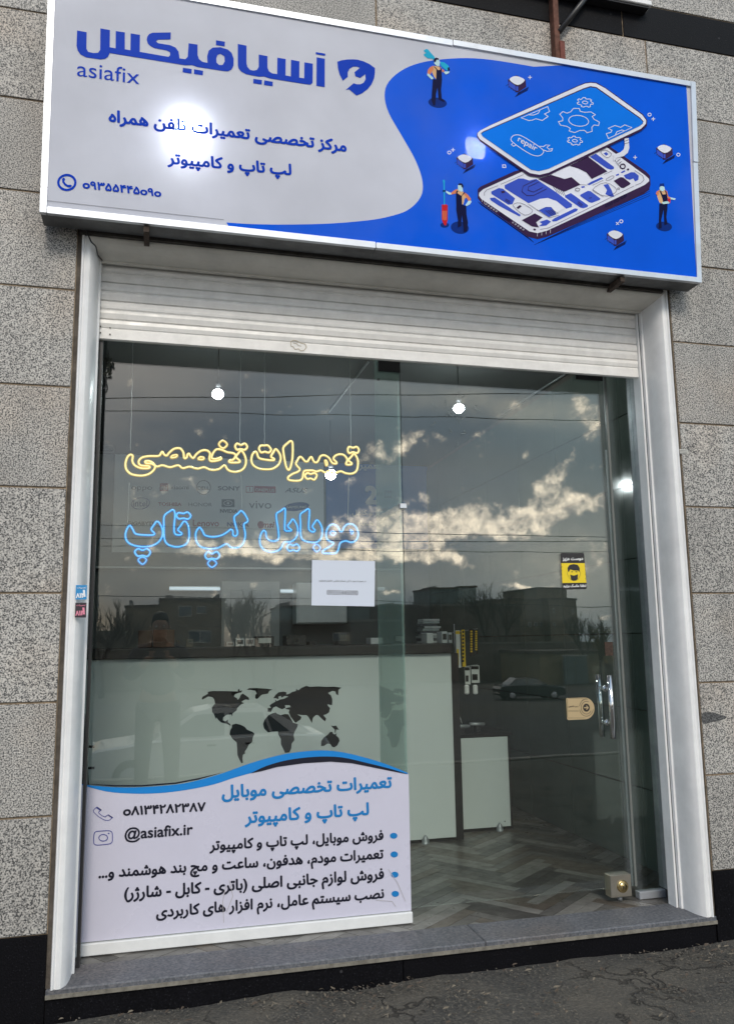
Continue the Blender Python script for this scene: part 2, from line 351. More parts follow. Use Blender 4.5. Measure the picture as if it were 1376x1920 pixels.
def sweep_profile(prof, path_a, path_b):   # straight extrusion of a list of vectors
    K = len(prof); V = [p+path_a for p in prof]+[p+path_b for p in prof]; F = [[i, (i+1) % K, K+(i+1) % K, K+i] for i in range(K)]
    F.append(list(range(K))[::-1]); F.append([K+i for i in range(K)]); return V, F
def smoothpts(P, closed=True, sub=4):
    P = [Vector(p) for p in P]; n = len(P); out = []
    for i in range(n if closed else n-1):
        p0 = P[(i-1) % n] if closed or i > 0 else P[i]; p1 = P[i]; p2 = P[(i+1) % n]; p3 = P[(i+2) % n] if closed or i < n-2 else p2
        for k in range(sub):
            t = k/sub
            out.append(.5*((2*p1)+(-p0+p2)*t+(2*p0-5*p1+4*p2-p3)*t*t+(-p0+3*p1-3*p2+p3)*t**3))
    if not closed: out.append(P[-1])
    return out

# flat prints on a plane.  A "sheet" maps photo pixels to its real plane.
class Sheet:
    def __init__(s, y=None, slope=None, step=.0008):
        s.y = y; s.slope = slope; s.step = step
    def p(s, px, py, layer=0):
        if s.slope is None: return at(px, py, s.y - layer*s.step)
        y0, z0, k = s.slope                  # y = y0 + k (z - z0)
        v = ray(px, py); t = (y0 - layer*s.step + k*(CAM.z-z0) - CAM.y)/(v.y - k*v.z); return CAM + v*t
    def poly(s, pts, layer, mb, holes=()):
        loops = [[s.p(x, y, layer) for x, y in L] for L in (pts, *holes)]
        tri = tessellate_polygon([[Vector((q.x, q.z, 0)) for q in L] for L in loops])
        flat = [q for L in loops for q in L]; mb.add(flat, [list(t) for t in tri])
    def stroke(s, pts, w, layer, mb, closed=False):
        P = [Vector(p) for p in pts]; n = len(P); V = []; F = []
        for i in range(n):
            a = P[(i-1) % n] if closed or i > 0 else P[i]; b = P[(i+1) % n] if closed or i < n-1 else P[i]
            d1 = (P[i]-a); d2 = (b-P[i]); d = (d1.normalized() if d1.length else d2.normalized()) + (d2.normalized() if d2.length else d1.normalized())
            if d.length < 1e-6: d = d2
            d.normalize(); q = Vector((-d.y, d.x))*w/2
            if d2.length and d1.length: q = q/max(.5, abs(d.dot(d2.normalized())))
            V += [s.p(P[i].x+q.x, P[i].y+q.y, layer), s.p(P[i].x-q.x, P[i].y-q.y, layer)]
        for i in range(n if closed else n-1):
            j = (i+1) % n; F.append([2*i, 2*j, 2*j+1, 2*i+1])
        mb.add(V, F)
    def ring(s, cx, cy, rx, ry, w, layer, mb, n=24, rot=0):
        c, q = math.cos(rot), math.sin(rot)
        s.stroke([(cx+rx*math.cos(a)*c-ry*math.sin(a)*q, cy+rx*math.cos(a)*q+ry*math.sin(a)*c) for a in (2*math.pi*i/n for i in range(n))], w, layer, mb, True)
    def disc(s, cx, cy, rx, ry, layer, mb, n=20, rot=0):
        c, q = math.cos(rot), math.sin(rot)
        s.poly([(cx+rx*math.cos(a)*c-ry*math.sin(a)*q, cy+rx*math.cos(a)*q+ry*math.sin(a)*c) for a in (2*math.pi*i/n for i in range(n))], layer, mb)

# Persian shaping: letters to their joined forms, laid out right to left
FORMS = {'ا': (0xFE8D, 2), 'آ': (0xFE81, 2), 'ب': (0xFE8F, 4), 'پ': (0xFB56, 4), 'ت': (0xFE95, 4), 'ج': (0xFE9D, 4), 'چ': (0xFB7A, 4), 'خ': (0xFEA5, 4), 'ح': (0xFEA1, 4),
         'د': (0xFEA9, 2), 'ر': (0xFEAD, 2), 'ز': (0xFEAF, 2), 'ژ': (0xFB8A, 2), 'س': (0xFEB1, 4), 'ش': (0xFEB5, 4), 'ص': (0xFEB9, 4), 'ط': (0xFEC1, 4), 'ع': (0xFEC9, 4), 'ض': (0xFEBD, 4),
         'ف': (0xFED1, 4), 'ک': (0xFB8E, 4), 'ل': (0xFEDD, 4), 'م': (0xFEE1, 4), 'ن': (0xFEE5, 4), 'و': (0xFEED, 2), 'ه': (0xFEE9, 4), 'ی': (0xFBFC, 4)}
def shape(s):
    out = []; i = 0
    for i, ch in enumerate(s):
        if ch not in FORMS: out.append({'(': ')', ')': '('}.get(ch, ch)); continue
        base, n = FORMS[ch]
        prev = i > 0 and s[i-1] in FORMS and FORMS[s[i-1]][1] == 4
        nxt = i < len(s)-1 and s[i+1] in FORMS
        if n == 2: out.append(chr(base+(1 if prev else 0)))
        else: out.append(chr(base + (3 if prev and nxt else 1 if prev else 2 if nxt else 0)))
    return ''.join(out[::-1])
def glyphs(body, bold=0.0, spacing=1.0, shear=0.0):
    c = bpy.data.curves.new('tmp', 'FONT'); c.body = body; c.size = 1; c.offset = bold; c.space_character = spacing; c.resolution_u = 5; c.shear = shear
    o = bpy.data.objects.new('tmp', c); COL.objects.link(o)
    dg = bpy.context.evaluated_depsgraph_get(); cu = o.to_curve(dg, apply_modifiers=False)
    loops = []
    for sp in cu.splines:
        pts = []
        if sp.type == 'BEZIER':
            B_ = sp.bezier_points; n = len(B_)
            for i in range(n):
                a, b = B_[i], B_[(i+1) % n]; p0, p1, p2, p3 = a.co, a.handle_right, b.handle_left, b.co
                st = (p1-p0).cross(p3-p0).length + (p2-p3).cross(p3-p0).length < 1e-5
                for k in range(1 if st else 5):
                    t = k/5; pts.append(p0*(1-t)**3+p1*3*t*(1-t)**2+p2*3*t*t*(1-t)+p3*t**3)
        else: pts = [Vector(p.co[:3]) for p in sp.points]
        q = []
        for p in pts:
            if not q or (p-q[-1]).length > 1e-4: q.append(Vector((p.x, p.y, 0)))
        if len(q) > 2 and (q[0]-q[-1]).length < 1e-4: q.pop()
        if len(q) > 2: loops.append(q)
    o.to_curve_clear(); bpy.data.objects.remove(o); bpy.data.curves.remove(c)
    bb = [(min(p.x for p in L), max(p.x for p in L), min(p.y for p in L), max(p.y for p in L)) for L in loops]
    par = list(range(len(loops)))
    def find(a):
        while par[a] != a: a = par[a]
        return a
    for i in range(len(loops)):
        for k in range(i):
            if bb[i][0] < bb[k][1] and bb[k][0] < bb[i][1] and bb[i][2] < bb[k][3] and bb[k][2] < bb[i][3]: par[find(i)] = find(k)
    V, F, lay = [], [], []
    for root in sorted(set(find(i) for i in range(len(loops)))):
        grp = [loops[i] for i in range(len(loops)) if find(i) == root]; vs, es = [], []
        for L in grp:
            n0 = len(vs); vs += [Vector((p.x, p.y)) for p in L]; es += [(n0+i, n0+(i+1) % len(L)) for i in range(len(L))]
        ov, oe, of = delaunay_2d_cdt(vs, es, [], 0, 1e-6)[:3]
        n0 = len(V); segs = [(vs[a], vs[b]) for a, b in es]; V += [Vector((p.x, p.y, 0)) for p in ov]; lay += [len(lay) % 5]*len(ov)
        for t in of:
            c = (ov[t[0]]+ov[t[1]]+ov[t[2]])/3; w = 0       # non-zero winding keeps overlapping strokes solid
            for a, b in segs:
                if a.y <= c.y < b.y and (b.x-a.x)*(c.y-a.y)-(c.x-a.x)*(b.y-a.y) > 0: w += 1
                elif b.y <= c.y < a.y and (b.x-a.x)*(c.y-a.y)-(c.x-a.x)*(b.y-a.y) < 0: w -= 1
            if w: F.append([k+n0 for k in t])
    return V, F, lay
def text(sheet, s, a, b, mb, layer=2, bold=.02, h=1.0, rtl=None, shear=0.0, spacing=1.0):
    """a, b = baseline ends in photo pixels (left, right); h = height factor against the width scale"""
    if rtl is None: rtl = any(ch in FORMS for ch in s)
    V0, F0, lay0 = glyphs(shape(s) if rtl else s, 0, spacing, shear); V, F, lay = [], [], []
    for k in range(7 if bold > .008 else 1):      # emboldened by overlaid copies, each a hair apart
        o = Vector((math.cos(k*math.pi/3)*bold, math.sin(k*math.pi/3)*bold, 0)) if k else Vector((0, 0, 0)); n0 = len(V)
        V += [v+o for v in V0]; lay += [l+7*k for l in lay0]; F += [[i+n0 for i in f] for f in F0]
    x0 = min(v.x for v in V); x1 = max(v.x for v in V)
    A = sheet.p(*a, layer); B = sheet.p(*b, layer); ex = (B-A); k = ex.length/(x1-x0); ex.normalize()
    nrm = Vector((0, -1, sheet.slope[2])).normalized() if sheet.slope else Vector((0, -1, 0))
    ez = ex.cross(nrm)*-1
    if ez.z < 0: ez = -ez
    mb.add([A + ex*((v.x-x0)*k) + ez*(v.y*k*h) + nrm*(l*.000012) for v, l in zip(V, lay)], F)
def line(parent, m, name, *a, **k):
    q_ = MB(); text(a[0], a[1], a[2], a[3], q_, *a[4:], **k); return q_.done(name, m, parent)
def T(o, s):                                  # crop coordinates -> photo pixels
    x0, y0, k = o; return [(x0+x/k, y0+y/k) for x, y in s]

# ================================================================== SETTING: ground
def z_ground(x, y):
    if y > -3.0: z = 0
    else:
        t = -y
        def ss(a, b, h): q = min(1, max(0, (t-a)/(b-a))); return h*q*q*(3-2*q)
        z = -ss(3, 4.5, .15) - ss(5, 12, 1.1) - ss(24, 46, 1.35)
    return z
M_GROUND = mat('worn_pavement', (.085, .08, .07), .9); 
def ground_mat():
    m = M_GROUND; t = m.node_tree; b = t.nodes['Principled BSDF']; g = nd(t, 'ShaderNodeNewGeometry')
    n1 = nd(t, 'ShaderNodeTexNoise'); n1.inputs['Scale'].default_value = 3.5; n1.inputs['Detail'].default_value = 8; t.links.new(g.outputs['Position'], n1.inputs['Vector'])
    n2 = nd(t, 'ShaderNodeTexNoise'); n2.inputs['Scale'].default_value = 90; n2.inputs['Detail'].default_value = 4; t.links.new(g.outputs['Position'], n2.inputs['Vector'])
    vo = nd(t, 'ShaderNodeTexVoronoi', feature='DISTANCE_TO_EDGE'); vo.inputs['Scale'].default_value = 1.5
    wn = nd(t, 'ShaderNodeTexNoise'); wn.inputs['Scale'].default_value = 6; wn.inputs['Detail'].default_value = 6; t.links.new(g.outputs['Position'], wn.inputs['Vector'])
    s = nd(t, 'ShaderNodeVectorMath', operation='SCALE'); s.inputs['Scale'].default_value = .55; t.links.new(wn.outputs['Color'], s.inputs[0])
    a = nd(t, 'ShaderNodeVectorMath', operation='ADD'); t.links.new(g.outputs['Position'], a.inputs[0]); t.links.new(s.outputs[0], a.inputs[1]); t.links.new(a.outputs[0], vo.inputs['Vector'])
    cr = nd(t, 'ShaderNodeMapRange'); cr.inputs[1].default_value = 0; cr.inputs[2].default_value = .022; t.links.new(vo.outputs['Distance'], cr.inputs[0])
    c = ramp(t, n1.outputs['Fac'], [(.32, (.036, .034, .031)), (.5, (.060, .056, .049)), (.68, (.11, .098, .079))])
    c = mixc(t, .55, c, ramp(t, n2.outputs['Fac'], [(.35, (.03, .03, .03)), (.55, (.07, .067, .06)), (.75, (.17, .15, .125))]))
    cmk = nd(t, 'ShaderNodeTexNoise'); cmk.inputs['Scale'].default_value = 1.7; cmk.inputs['Detail'].default_value = 3; t.links.new(g.outputs['Position'], cmk.inputs['Vector'])
    ck = nd(t, 'ShaderNodeMapRange'); ck.inputs[1].default_value = .48; ck.inputs[2].default_value = .60; t.links.new(cmk.outputs['Fac'], ck.inputs[0])
    crk = mth(t, 'MAXIMUM', cr.outputs[0], mth(t, 'SUBTRACT', 1.0, ck.outputs[0]))
    c = mixc(t, crk, (.022, .02, .018), c)
    c = mixc(t, mth(t, 'MULTIPLY', ck.outputs[0], .35), c, (.085, .075, .06))
    t.links.new(c, b.inputs['Base Color'])
    h = mth(t, 'ADD', mth(t, 'MULTIPLY', n2.outputs['Fac'], .35), mth(t, 'ADD', mth(t, 'MULTIPLY', crk, .8), mth(t, 'MULTIPLY', n1.outputs['Fac'], 1.8)))
    bp = nd(t, 'ShaderNodeBump'); bp.inputs['Distance'].default_value = .024; t.links.new(h, bp.inputs['Height']); t.links.new(bp.outputs[0], b.inputs['Normal'])
ground_mat()
def build_ground():
    from mathutils import noise
    xs = [-400, -150, -60, -30, -15, -8, -5, -3] + [-2+i*.06 for i in range(0, 92)] + [4, 5, 8, 15, 30, 60, 150, 400]
    ys = [.05, -.02] + [-.06-i*.06 for i in range(0, 24)] + [-1.8, -2.3, -3, -3.4, -3.8, -4.2, -4.6, -5, -5.8, -6.6, -7.5, -8.5, -9.5, -10.5, -12, -15, -20, -24, -28, -32, -36, -40, -44, -48, -60, -90, -150, -400]
    V = []; F = []
    for y in ys:
        for x in xs:
            z = z_ground(x, y)
            if y > -1.7 and -2 <= x <= 3.6:
                z += .016*noise.noise(Vector((x*2.2, y*2.2, 0))) + .006*noise.noise(Vector((x*11, y*11, 3))) + .02*max(0, 1+y/.35)*(.4+noise.noise(Vector((x*3, 0, 9))))
            V.append((x, y, z))
    n = len(xs)
    for j in range(len(ys)-1):
        for i in range(n-1): F.append([j*n+i, (j+1)*n+i, (j+1)*n+i+1, j*n+i+1])
    o = mesh_obj('ground', V, F, M_GROUND, smooth=True); tag(o, kind='structure')
build_ground()
# asphalt street beyond the pavement: a sheet that follows the slope, with a kerb
M_ASPH = mat('asphalt', (.048, .048, .05), .85, noise=(3, .3), bump=(120, .003))
def strip(name, y0, y1, dz, m, step=.5, x0=-200, x1=200):
    ys = []; y = y0
    while y > y1: ys.append(y); y -= step
    ys.append(y1); V = []; F = []
    for y in ys: V += [(x0, y, z_ground(0, y)+dz), (x1, y, z_ground(0, y)+dz)]
    for i in range(len(ys)-1): F.append([2*i, 2*i+2, 2*i+3, 2*i+1])
    return tag(mesh_obj(name, V, F, m, smooth=True), kind='structure')
strip('street', -8.0, -22.0, .012, M_ASPH)
strip('far_street', -38.0, -52.0, .012, M_ASPH, 1)
M_KERB = mat('kerb_stone', (.28, .27, .25), .85, noise=(6, .3))
kb = MB(); 
for i in range(160):
    x = -80+i; V, F = boxg(x+.005, x+.995, -8.0, -7.85, z_ground(0, -8)-.1, z_ground(0, -8)+.13, .01); kb.add(V, F)
tag(kb.done('kerb', M_KERB), kind='structure')

# leaf litter, straw and grit along the foot of the step
def litter():
    rnd = random.Random(3); mbs = {'a': MB(), 'b': MB(), 'c': MB()}
    for i in range(7000):
        x = rnd.uniform(-.8, 3.3); y = -.03-abs(rnd.gauss(0, .33)); 
        if y < -1.5: continue
        from mathutils import noise as _n
        cl_ = _n.noise(Vector((x*2.1, y*3.0, 4)))+.6*_n.noise(Vector((x*6, y*6, 1)))
        if rnd.random() > max(.10, min(1, .42+cl_*1.3+(.35 if y > -.14 else 0))): continue
        k = rnd.random(); key = 'a' if k < .13 else 'b' if k < .22 else 'c'
        a = rnd.uniform(0, math.pi); ca, sa = math.cos(a), math.sin(a); z = .022+.012*rnd.random()
        if key == 'c':
            s = rnd.uniform(.0012, .0038); V, F = boxg(-s, s, -s*.8, s*.8, 0, s*1.2, s*.3)
            V = [Vector((x+v.x*ca-v.y*sa, y+v.x*sa+v.y*ca, z-.008+v.z)) for v in V]
        else:
            l = rnd.uniform(.004, .017); w = l*rnd.uniform(.12, .38); cu = rnd.uniform(0, .008)
            V = [(-l, 0, 0), (-l*.3, w, cu), (l*.4, w*.8, cu), (l, 0, .002), (l*.4, -w*.8, cu*.4), (-l*.3, -w, cu*.4)]
            V = [Vector((x+v[0]*ca-v[1]*sa, y+v[0]*sa+v[1]*ca, z+v[2])) for v in V]; F = [[0, 1, 2, 3, 4, 5]]
        mbs[key].add(V, F)
    tag(mbs['a'].done('leaf_litter', mat('dry_leaf', (.075, .055, .04), .8)), 'scattered dry brown leaf fragments on the pavement below the step', 'leaf litter', kind='stuff')
    tag(mbs['b'].done('straw_litter', mat('pale_straw', (.16, .135, .10), .8)), 'pale straw and twig bits scattered on the pavement below the step', 'straw', kind='stuff')
    tag(mbs['c'].done('gravel', mat('grit', (.11, .10, .085), .9)), 'small grey grit stones scattered along the foot of the step', 'gravel', kind='stuff')
litter()

# ================================================================== FACADE
C4 = .4
XL, XR = -.352, 2.352                     # opening, stone to stone
fac = thing('shop_building', 'building front clad in speckled grey granite slabs over a black stone plinth', 'building')
for (n, a) in {'l': (-6, XL, .026, .35, -.3, 6), 'r': (XR, 9, .026, .35, -.3, 6), 't': (XL+.001, XR-.001, .026, .24, 2.66+ZO, 6), 'b': (XL+.001, XR-.001, .045, .20, -.3, -.21+ZO)}.items():
    box('backing_wall', *a, M_CONC, fac)
mor = MB()
mor.box(-3.3, XL+.001, .005, .024, ZO, ZO+5.2); mor.box(XR-.001, 5.3, .005, .024, ZO, ZO+5.2); mor.box(XL+.002, XR-.002, .005, .024, 2.665+ZO, ZO+5.2)
mor.done('joint_mortar', M_MORTAR, fac)
rs = random.Random(5)
def slab(x0, x1, z0, z1, m, nm='granite_slab', j=.004):
    d = rs.uniform(0, .0015)
    box(nm, x0+j, x1-j, 0-d, .0095, z0+ZO+j, z1+ZO-j, m, fac, .0015)
for k in range(0, 9):
    xs = [-3.26, -1.762, XL+.002]; xr = [XR-.002, 3.762, 5.2]
    for a, b in zip(xs, xs[1:]): slab(a, b, C4*k, C4*(k+1), M_GRAN)
    for a, b in zip(xr, xr[1:]): slab(a, b, C4*k, C4*(k+1), M_GRAN)
slab(XL+.002, 1.0, 2.662, 2.8, M_GRAN); slab(1.0, XR-.002, 2.662, 2.8, M_GRAN)
for k in (7, 8): slab(XL+.002, .62, C4*k, C4*(k+1), M_GRAN); slab(.62, XR-.002, C4*k, C4*(k+1), M_GRAN)
for a, b in ((-3.26, -1.9), (-1.9, -.5), (-.5, .909), (.909, 2.322), (2.322, 3.73), (3.73, 5.2)): slab(a, b, 3.6, 4.0, M_GRAN)
for a, b in ((-3.26, -.6), (-.6, .8), (.8, 2.199), (2.199, 3.6), (3.6, 5.2)): slab(a, b, 4.0, 4.2, M_BLACK, 'black_band_slab', .003)
for a, b in ((-3.26, -1.2), (-1.2, .2), (.2, 1.6), (1.6, 3.0), (3.0, 5.2)): slab(a, b, 4.2, 4.6, M_GRAN); slab(a+.3 if a > -3 else a, b+.3 if b < 5 else b, 4.6, 5.2, M_GRAN)
for a, b in ((-3.26, -1.76), (-1.76, XL+.002), (XR-.002, 3.76), (3.76, 5.2)): slab(a, b, -.34, 0, M_BLACK, 'plinth_slab', .0015)
# doorstep
st = thing('doorstep', 'low grey stone doorstep with worn pale edge above a black stone riser', 'doorstep')
box('riser_slab', XL+.002, .95, .006, .044, .0-.05, ZO-.215, M_BLACK, st, .001)
box('riser_slab', .953, XR-.002, .006, .044, -.05, ZO-.215, M_BLACK, st, .001)
box('tread_slab', XL+.003, 1.29, -.006, .205, ZO-.212, ZO-.180, M_SILL, st, .004)
box('tread_slab', 1.292, XR-.003, -.006, .205, ZO-.212, ZO-.180, M_SILL, st, .004)
box('worn_edge', XL+.003, XR-.003, -.0085, .001, ZO-.211, ZO-.197, mat('worn_stone_edge', (.20, .185, .155), .9, noise=(30, .5), bump=(50, .003)), st)

# ================================================================== INTERIOR ROOM
FZ = ZO-.185; X0I, X1I, Y1I, CZ = -.70, 2.50, 4.20, 2.68+ZO
box('interior_floor', X0I, X1I, .206, Y1I, FZ-.05, FZ-.006, M_CONC)['kind'] = 'structure'
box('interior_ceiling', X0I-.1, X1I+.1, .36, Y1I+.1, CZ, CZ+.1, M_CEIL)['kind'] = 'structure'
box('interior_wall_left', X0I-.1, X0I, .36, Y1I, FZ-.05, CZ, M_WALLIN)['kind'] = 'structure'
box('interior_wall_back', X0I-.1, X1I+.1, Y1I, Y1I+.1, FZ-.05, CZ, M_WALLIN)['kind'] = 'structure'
rw = box('interior_wall_right', X1I+.012, X1I+.1, .36, Y1I, FZ-.05, CZ, M_CONC); rw['kind'] = 'structure'
box('interior_front_return', XR, X1I+.1, .351, .359, FZ-.05, CZ, M_WALLIN)['kind'] = 'structure'
y = .362
tm = None
for i in range(7):
    yy1 = min(y+.58, Y1I-.003); z = FZ
    for j in range(7):
        z1 = min(z+.40, CZ-.003)
        if z1-z > .05: box('wall_tile', X1I, X1I+.011, y, yy1, z+.001, z1, M_TILEIN, rw, .001)
        z = z1+.004
    y = yy1+.004
# zigzag plank floor
flo = bpy.data.objects['interior_floor']
PL = [mat('floor_plank_'+n, c, .33, noise=(14, .3, 8)) for n, c in (('light', (.175, .168, .155)), ('grey', (.10, .095, .088)), ('dark', (.06, .056, .052)), ('brown', (.10, .085, .07)))]
def planks():
    rnd = random.Random(11); Wd, Ln = .06, .42; count = 0; a0 = R(38)
    cache = []
    def clip(poly, n, c):                     # keep n.p <= c
        out = []
        for i in range(len(poly)):
            p, q = poly[i], poly[(i+1) % len(poly)]; dp = n.dot(p)-c; dq = n.dot(q)-c
            if dp <= 0: out.append(p)
            if (dp < 0 < dq) or (dq < 0 < dp): t = dp/(dp-dq); out.append(p+(q-p)*t)
        return out
    rest = MB(); items = []
    for i in range(-120, 120):
        for j in range(-18, 18):
            for kind in (0, 1):
                # classic herringbone: steps of one width along the diagonal
                ox = i*Wd + j*2*Ln*0 ; 
                if kind == 0: x0, y0, w, h = i*Wd + j*Ln, i*Wd - j*Ln, Ln, Wd
                else: x0, y0, w, h = i*Wd + j*Ln, i*Wd - j*Ln + Wd, Wd, Ln
                g = .0012
                pts = [Vector((x0+g, y0+g)), Vector((x0+w-g, y0+g)), Vector((x0+w-g, y0+h-g)), Vector((x0+g, y0+h-g))]
                c, s = math.cos(a0), math.sin(a0)
                pts = [Vector((p.x*c-p.y*s+1.2, p.x*s+p.y*c*1.0+1.2)) for p in pts]
                if max(p.x for p in pts) < X0I or min(p.x for p in pts) > X1I or max(p.y for p in pts) < .21 or min(p.y for p in pts) > Y1I: continue
                for n_, c_ in ((Vector((1, 0)), X1I-.001), (Vector((-1, 0)), -X0I-.001), (Vector((0, -1)), -.208), (Vector((0, 1)), Y1I-.001)):
                    pts = clip(pts, n_, c_)
                    if len(pts) < 3: break
                if len(pts) < 3: continue
                cen = sum(pts, Vector((0, 0)))/len(pts)
                if XL-.0 > cen.x and cen.y < .36: continue
                k = len(pts); zt = FZ+rnd.uniform(0, .0006)
                V = [Vector((p.x, p.y, zt)) for p in pts]+[Vector((p.x, p.y, FZ-.005)) for p in pts]
                F = [list(range(k))]+[[a, (a+k), ((a+1) % k)+k, (a+1) % k] for a in range(k)]
                ci = (i*7+j*3+kind*2) % 8; m = PL[[0, 1, 2, 1, 0, 3, 1, 3][(ci+rnd.randint(0, 1)) % 8]]
                score = cen.y + (3 if cen.x < 1.0 and cen.y > .35 else 0) + (9 if cen.y > 2.1 else 0)
                items.append((score, V, F, m))
    items.sort(key=lambda q: q[0])
    for s, V, F, m in items[:290]:
        # world-space little plank
        mesh_obj('floor_plank', V, F, m, flo)
    for s, V, F, m in items[290:]: rest.add(V, F)
    tag(rest.done('floor_planks_behind', PL[1], flo), kind='stuff')
planks()

# ================================================================== DOOR SURROUND (rounded white metal trim), SHUTTER
sur = thing('door_surround', 'aged white rounded metal trim framing the shop opening', 'door frame')
prof = [(0.0, -.004), (.003, -.011), (.008, -.012), (.011, -.007), (.013, -.004), (.018, -.007), (.026, -.009), (.034, -.006), (.042, .004), (.049, .020), (.054, .040), (.057, .065), (.059, .10), (.060, .12), (.068, .122), (.068, .14), (.0, .14)]
ZT = 2.655+ZO; ZB = ZO-.181
def jamb(side):
    x0 = XL+.018 if side < 0 else XR-.018
    P = [Vector((x0 - side*a, b, 0)) for a, b in prof]
    V, F = sweep_profile(P, Vector((0, 0, ZB)), Vector((0, 0, ZT-.10)))
    # mitre the head
    K = len(P)
    for i in range(K): V[K+i].z = ZT - prof[i][0]
    if side > 0: F = [f[::-1] for f in F]
    o = mesh_obj('jamb', V, F, M_PAINT, sur, False); return o
for s_ in (-1, 1):
    o = jamb(s_); o.data.polygons.foreach_set('use_smooth', [len(p.vertices) == 4 for p in o.data.polygons]); o.data.set_sharp_from_angle(angle=R(30))
K = len(prof); xa, xb = XL+.018, XR-.018
V = [Vector((xa+a, b, ZT-a)) for a, b in prof]+[Vector((xb-a, b, ZT-a)) for a, b in prof]
F = [[i, (i+1) % K, K+(i+1) % K, K+i] for i in range(K)]
mesh_obj('header', V, F, M_CREAM, sur)
box('jamb_gap_filler', XL+.001, XL+.017, .008, .1, ZB, ZT, M_CONC, sur); box('jamb_gap_filler', XR-.017, XR-.001, .008, .1, ZB, ZT, M_CONC, sur)
box('guide_rail', XL+.088, XL+.100, .172, .215, ZB, ZT-.05, M_DARK, sur); box('guide_rail', XR-.098, XR-.089, .1405, .200, ZB, ZT-.05, M_PAINT, sur)
box('side_infill', XL+.002, XL+.05, .216, .345, ZB, ZT, M_DARK, sur); box('side_infill', XR-.05, XR-.002, .216, .345, ZB, ZT, M_DARK, sur)
box('guide_rail', XR-.075, XR-.055, .203, .215, ZB, ZT-.05, M_RUBBER, sur)

sh = thing('roller_shutter', 'cream metal roller shutter rolled up to the head of the opening', 'roller shutter')
zs = [2.262, 2.352, 2.434, 2.516, 2.60, 2.70]
for i in range(len(zs)-1):
    z0, z1 = zs[i]+ZO, zs[i+1]+ZO; n = 9; P = []
    if i == 0: pr = [(.006, 0), (0, .004), (0, .045), (.004, .050), (0, .055), (-.004, .07), (-.002, .084), (.004, .089)]
    else:
        h = z1-z0; pr = [(.005, .0008), (.0, .004), (-.005, h*.3), (-.004, h*.42), (.001, h*.5), (-.004, h*.58), (-.005, h*.7), (0, h-.004), (.005, h-.0008)]
    P = [Vector((0, .155+a, z0+b)) for a, b in pr]; P += [Vector((0, .170, P[-1].z)), Vector((0, .170, P[0].z))]
    V, F = sweep_profile(P, Vector((XL+.072, 0, 0)), Vector((XR-.088, 0, 0)))
    mesh_obj('bottom_bar' if i == 0 else 'slat', V, F, M_SLAT, sh)
for i, (px, py) in enumerate([(189, 612), (189, 624), (207, 615), (207, 627)]):
    p = at(px, py, .153); lathe('rivet', [(.0028, -.003), (.0028, .001)], p, M_DARK, sh, 8, 'Y')
# scratched-off sticker outline on the bottom bar
stk = Sheet(y=.1535); q = MB()
stk.stroke(T((530, 620, 10), [(150, 210), (200, 180), (270, 190), (330, 230), (420, 250), (450, 310), (400, 370), (340, 380), (300, 340), (230, 350), (200, 300), (160, 290)]), 1.0, 1, q, True)
stk.stroke(T((530, 620, 10), [(200, 230), (260, 240), (300, 280), (350, 290)]), .8, 1, q)
q.done('sticker_residue', mat('glue_residue', (.40, .33, .22), .8), sh)

# ================================================================== GLASS SHOPFRONT
gf = thing('shopfront_glass', 'fixed frameless glass pane left of the door with a glass stiffening fin', 'shop window')
XD = 1.078
box('pane', XL+.055, XD-.002, GY, GY+.010, ZO-.135, 2.56+ZO, M_GLASS, gf)
box('glass_fin', XD-.012, XD-.002, GY+.012, GY+.43, ZO-.18, 2.56+ZO, M_FIN, gf)
box('bottom_rail', XL+.056, XD+.002, GY-.014, GY+.026, ZO-.182, ZO-.137, M_WHITEP, gf, .003)
box('fin_clamp', XD-.016, XD+.016, GY-.010, GY+.42, *(at(755, 951, GY).z-.006, at(755, 946, GY).z+.004), M_ALU, gf, .001)
p = at(720, 690, GY); box('patch_fitting', p.x-.03, XD-.001, GY-.008, GY-.001, p.z-.02, p.z+.06, M_DARK, gf)
p = at(709, 712, GY+.1); box('fixing_bolt', p.x-.006, p.x+.006, p.y-.002, p.y+.002, p.z-.006, p.z+.006, M_DARK, gf)
sg = thing('side_glass', 'narrow fixed glass pane between the door and the right jamb', 'side window')
XS0, XS1 = 2.158, 2.300
box('pane', XS0+.004, XS1, GY, GY+.010, ZO-.145, 2.56+ZO, M_GLASS, sg)
box('floor_channel', XS0+.01, XS1+.02, GY-.008, GY+.03, ZO-.183, ZO-.150, M_ALU, sg, .002)
box('side_frame', XS1+.001, XS1+.027, GY-.03, GY+.04, ZO-.146, 2.56+ZO, M_ALUD, sg, .002)
dr = thing('glass_door', 'frameless glass entrance door with a long chrome pull handle', 'door')
box('pane', XD+.002, XS0-.008, GY, GY+.010, ZO-.125, 2.34+ZO, M_GLASS, dr)
box('edge_seal', XS0-.0075, XS0+.0035, GY-.003, GY+.012, ZO-.125, 2.34+ZO, mat('clear_seal', (.16, .17, .16), .3), dr)
zc = at(1133, 842, GY).z
box('edge_seal', XS0-.016, XS0-.0078, GY+.011, GY+.016, ZO-.125, zc, M_ALUD, dr)
for px in (1146,):
    a, b = at(1147, 1267, GY-.05), at(1145, 1384, GY-.05); a = Vector((2.02, GY-.05, a.z)); b = Vector((2.02, GY-.05, b.z))
hx = at(1146, 1325, GY-.045).x
z1, z0 = at(1142, 1266, GY-.045).z, at(1151, 1385, GY-.045).z
tube('pull_bar', [(hx, GY-.045, z0), (hx, GY-.045, z1)], .0125, M_CHROME, dr, 20)
tube('pull_bar', [(hx, GY+.055, z0), (hx, GY+.055, z1)], .0125, M_CHROME, dr, 20)
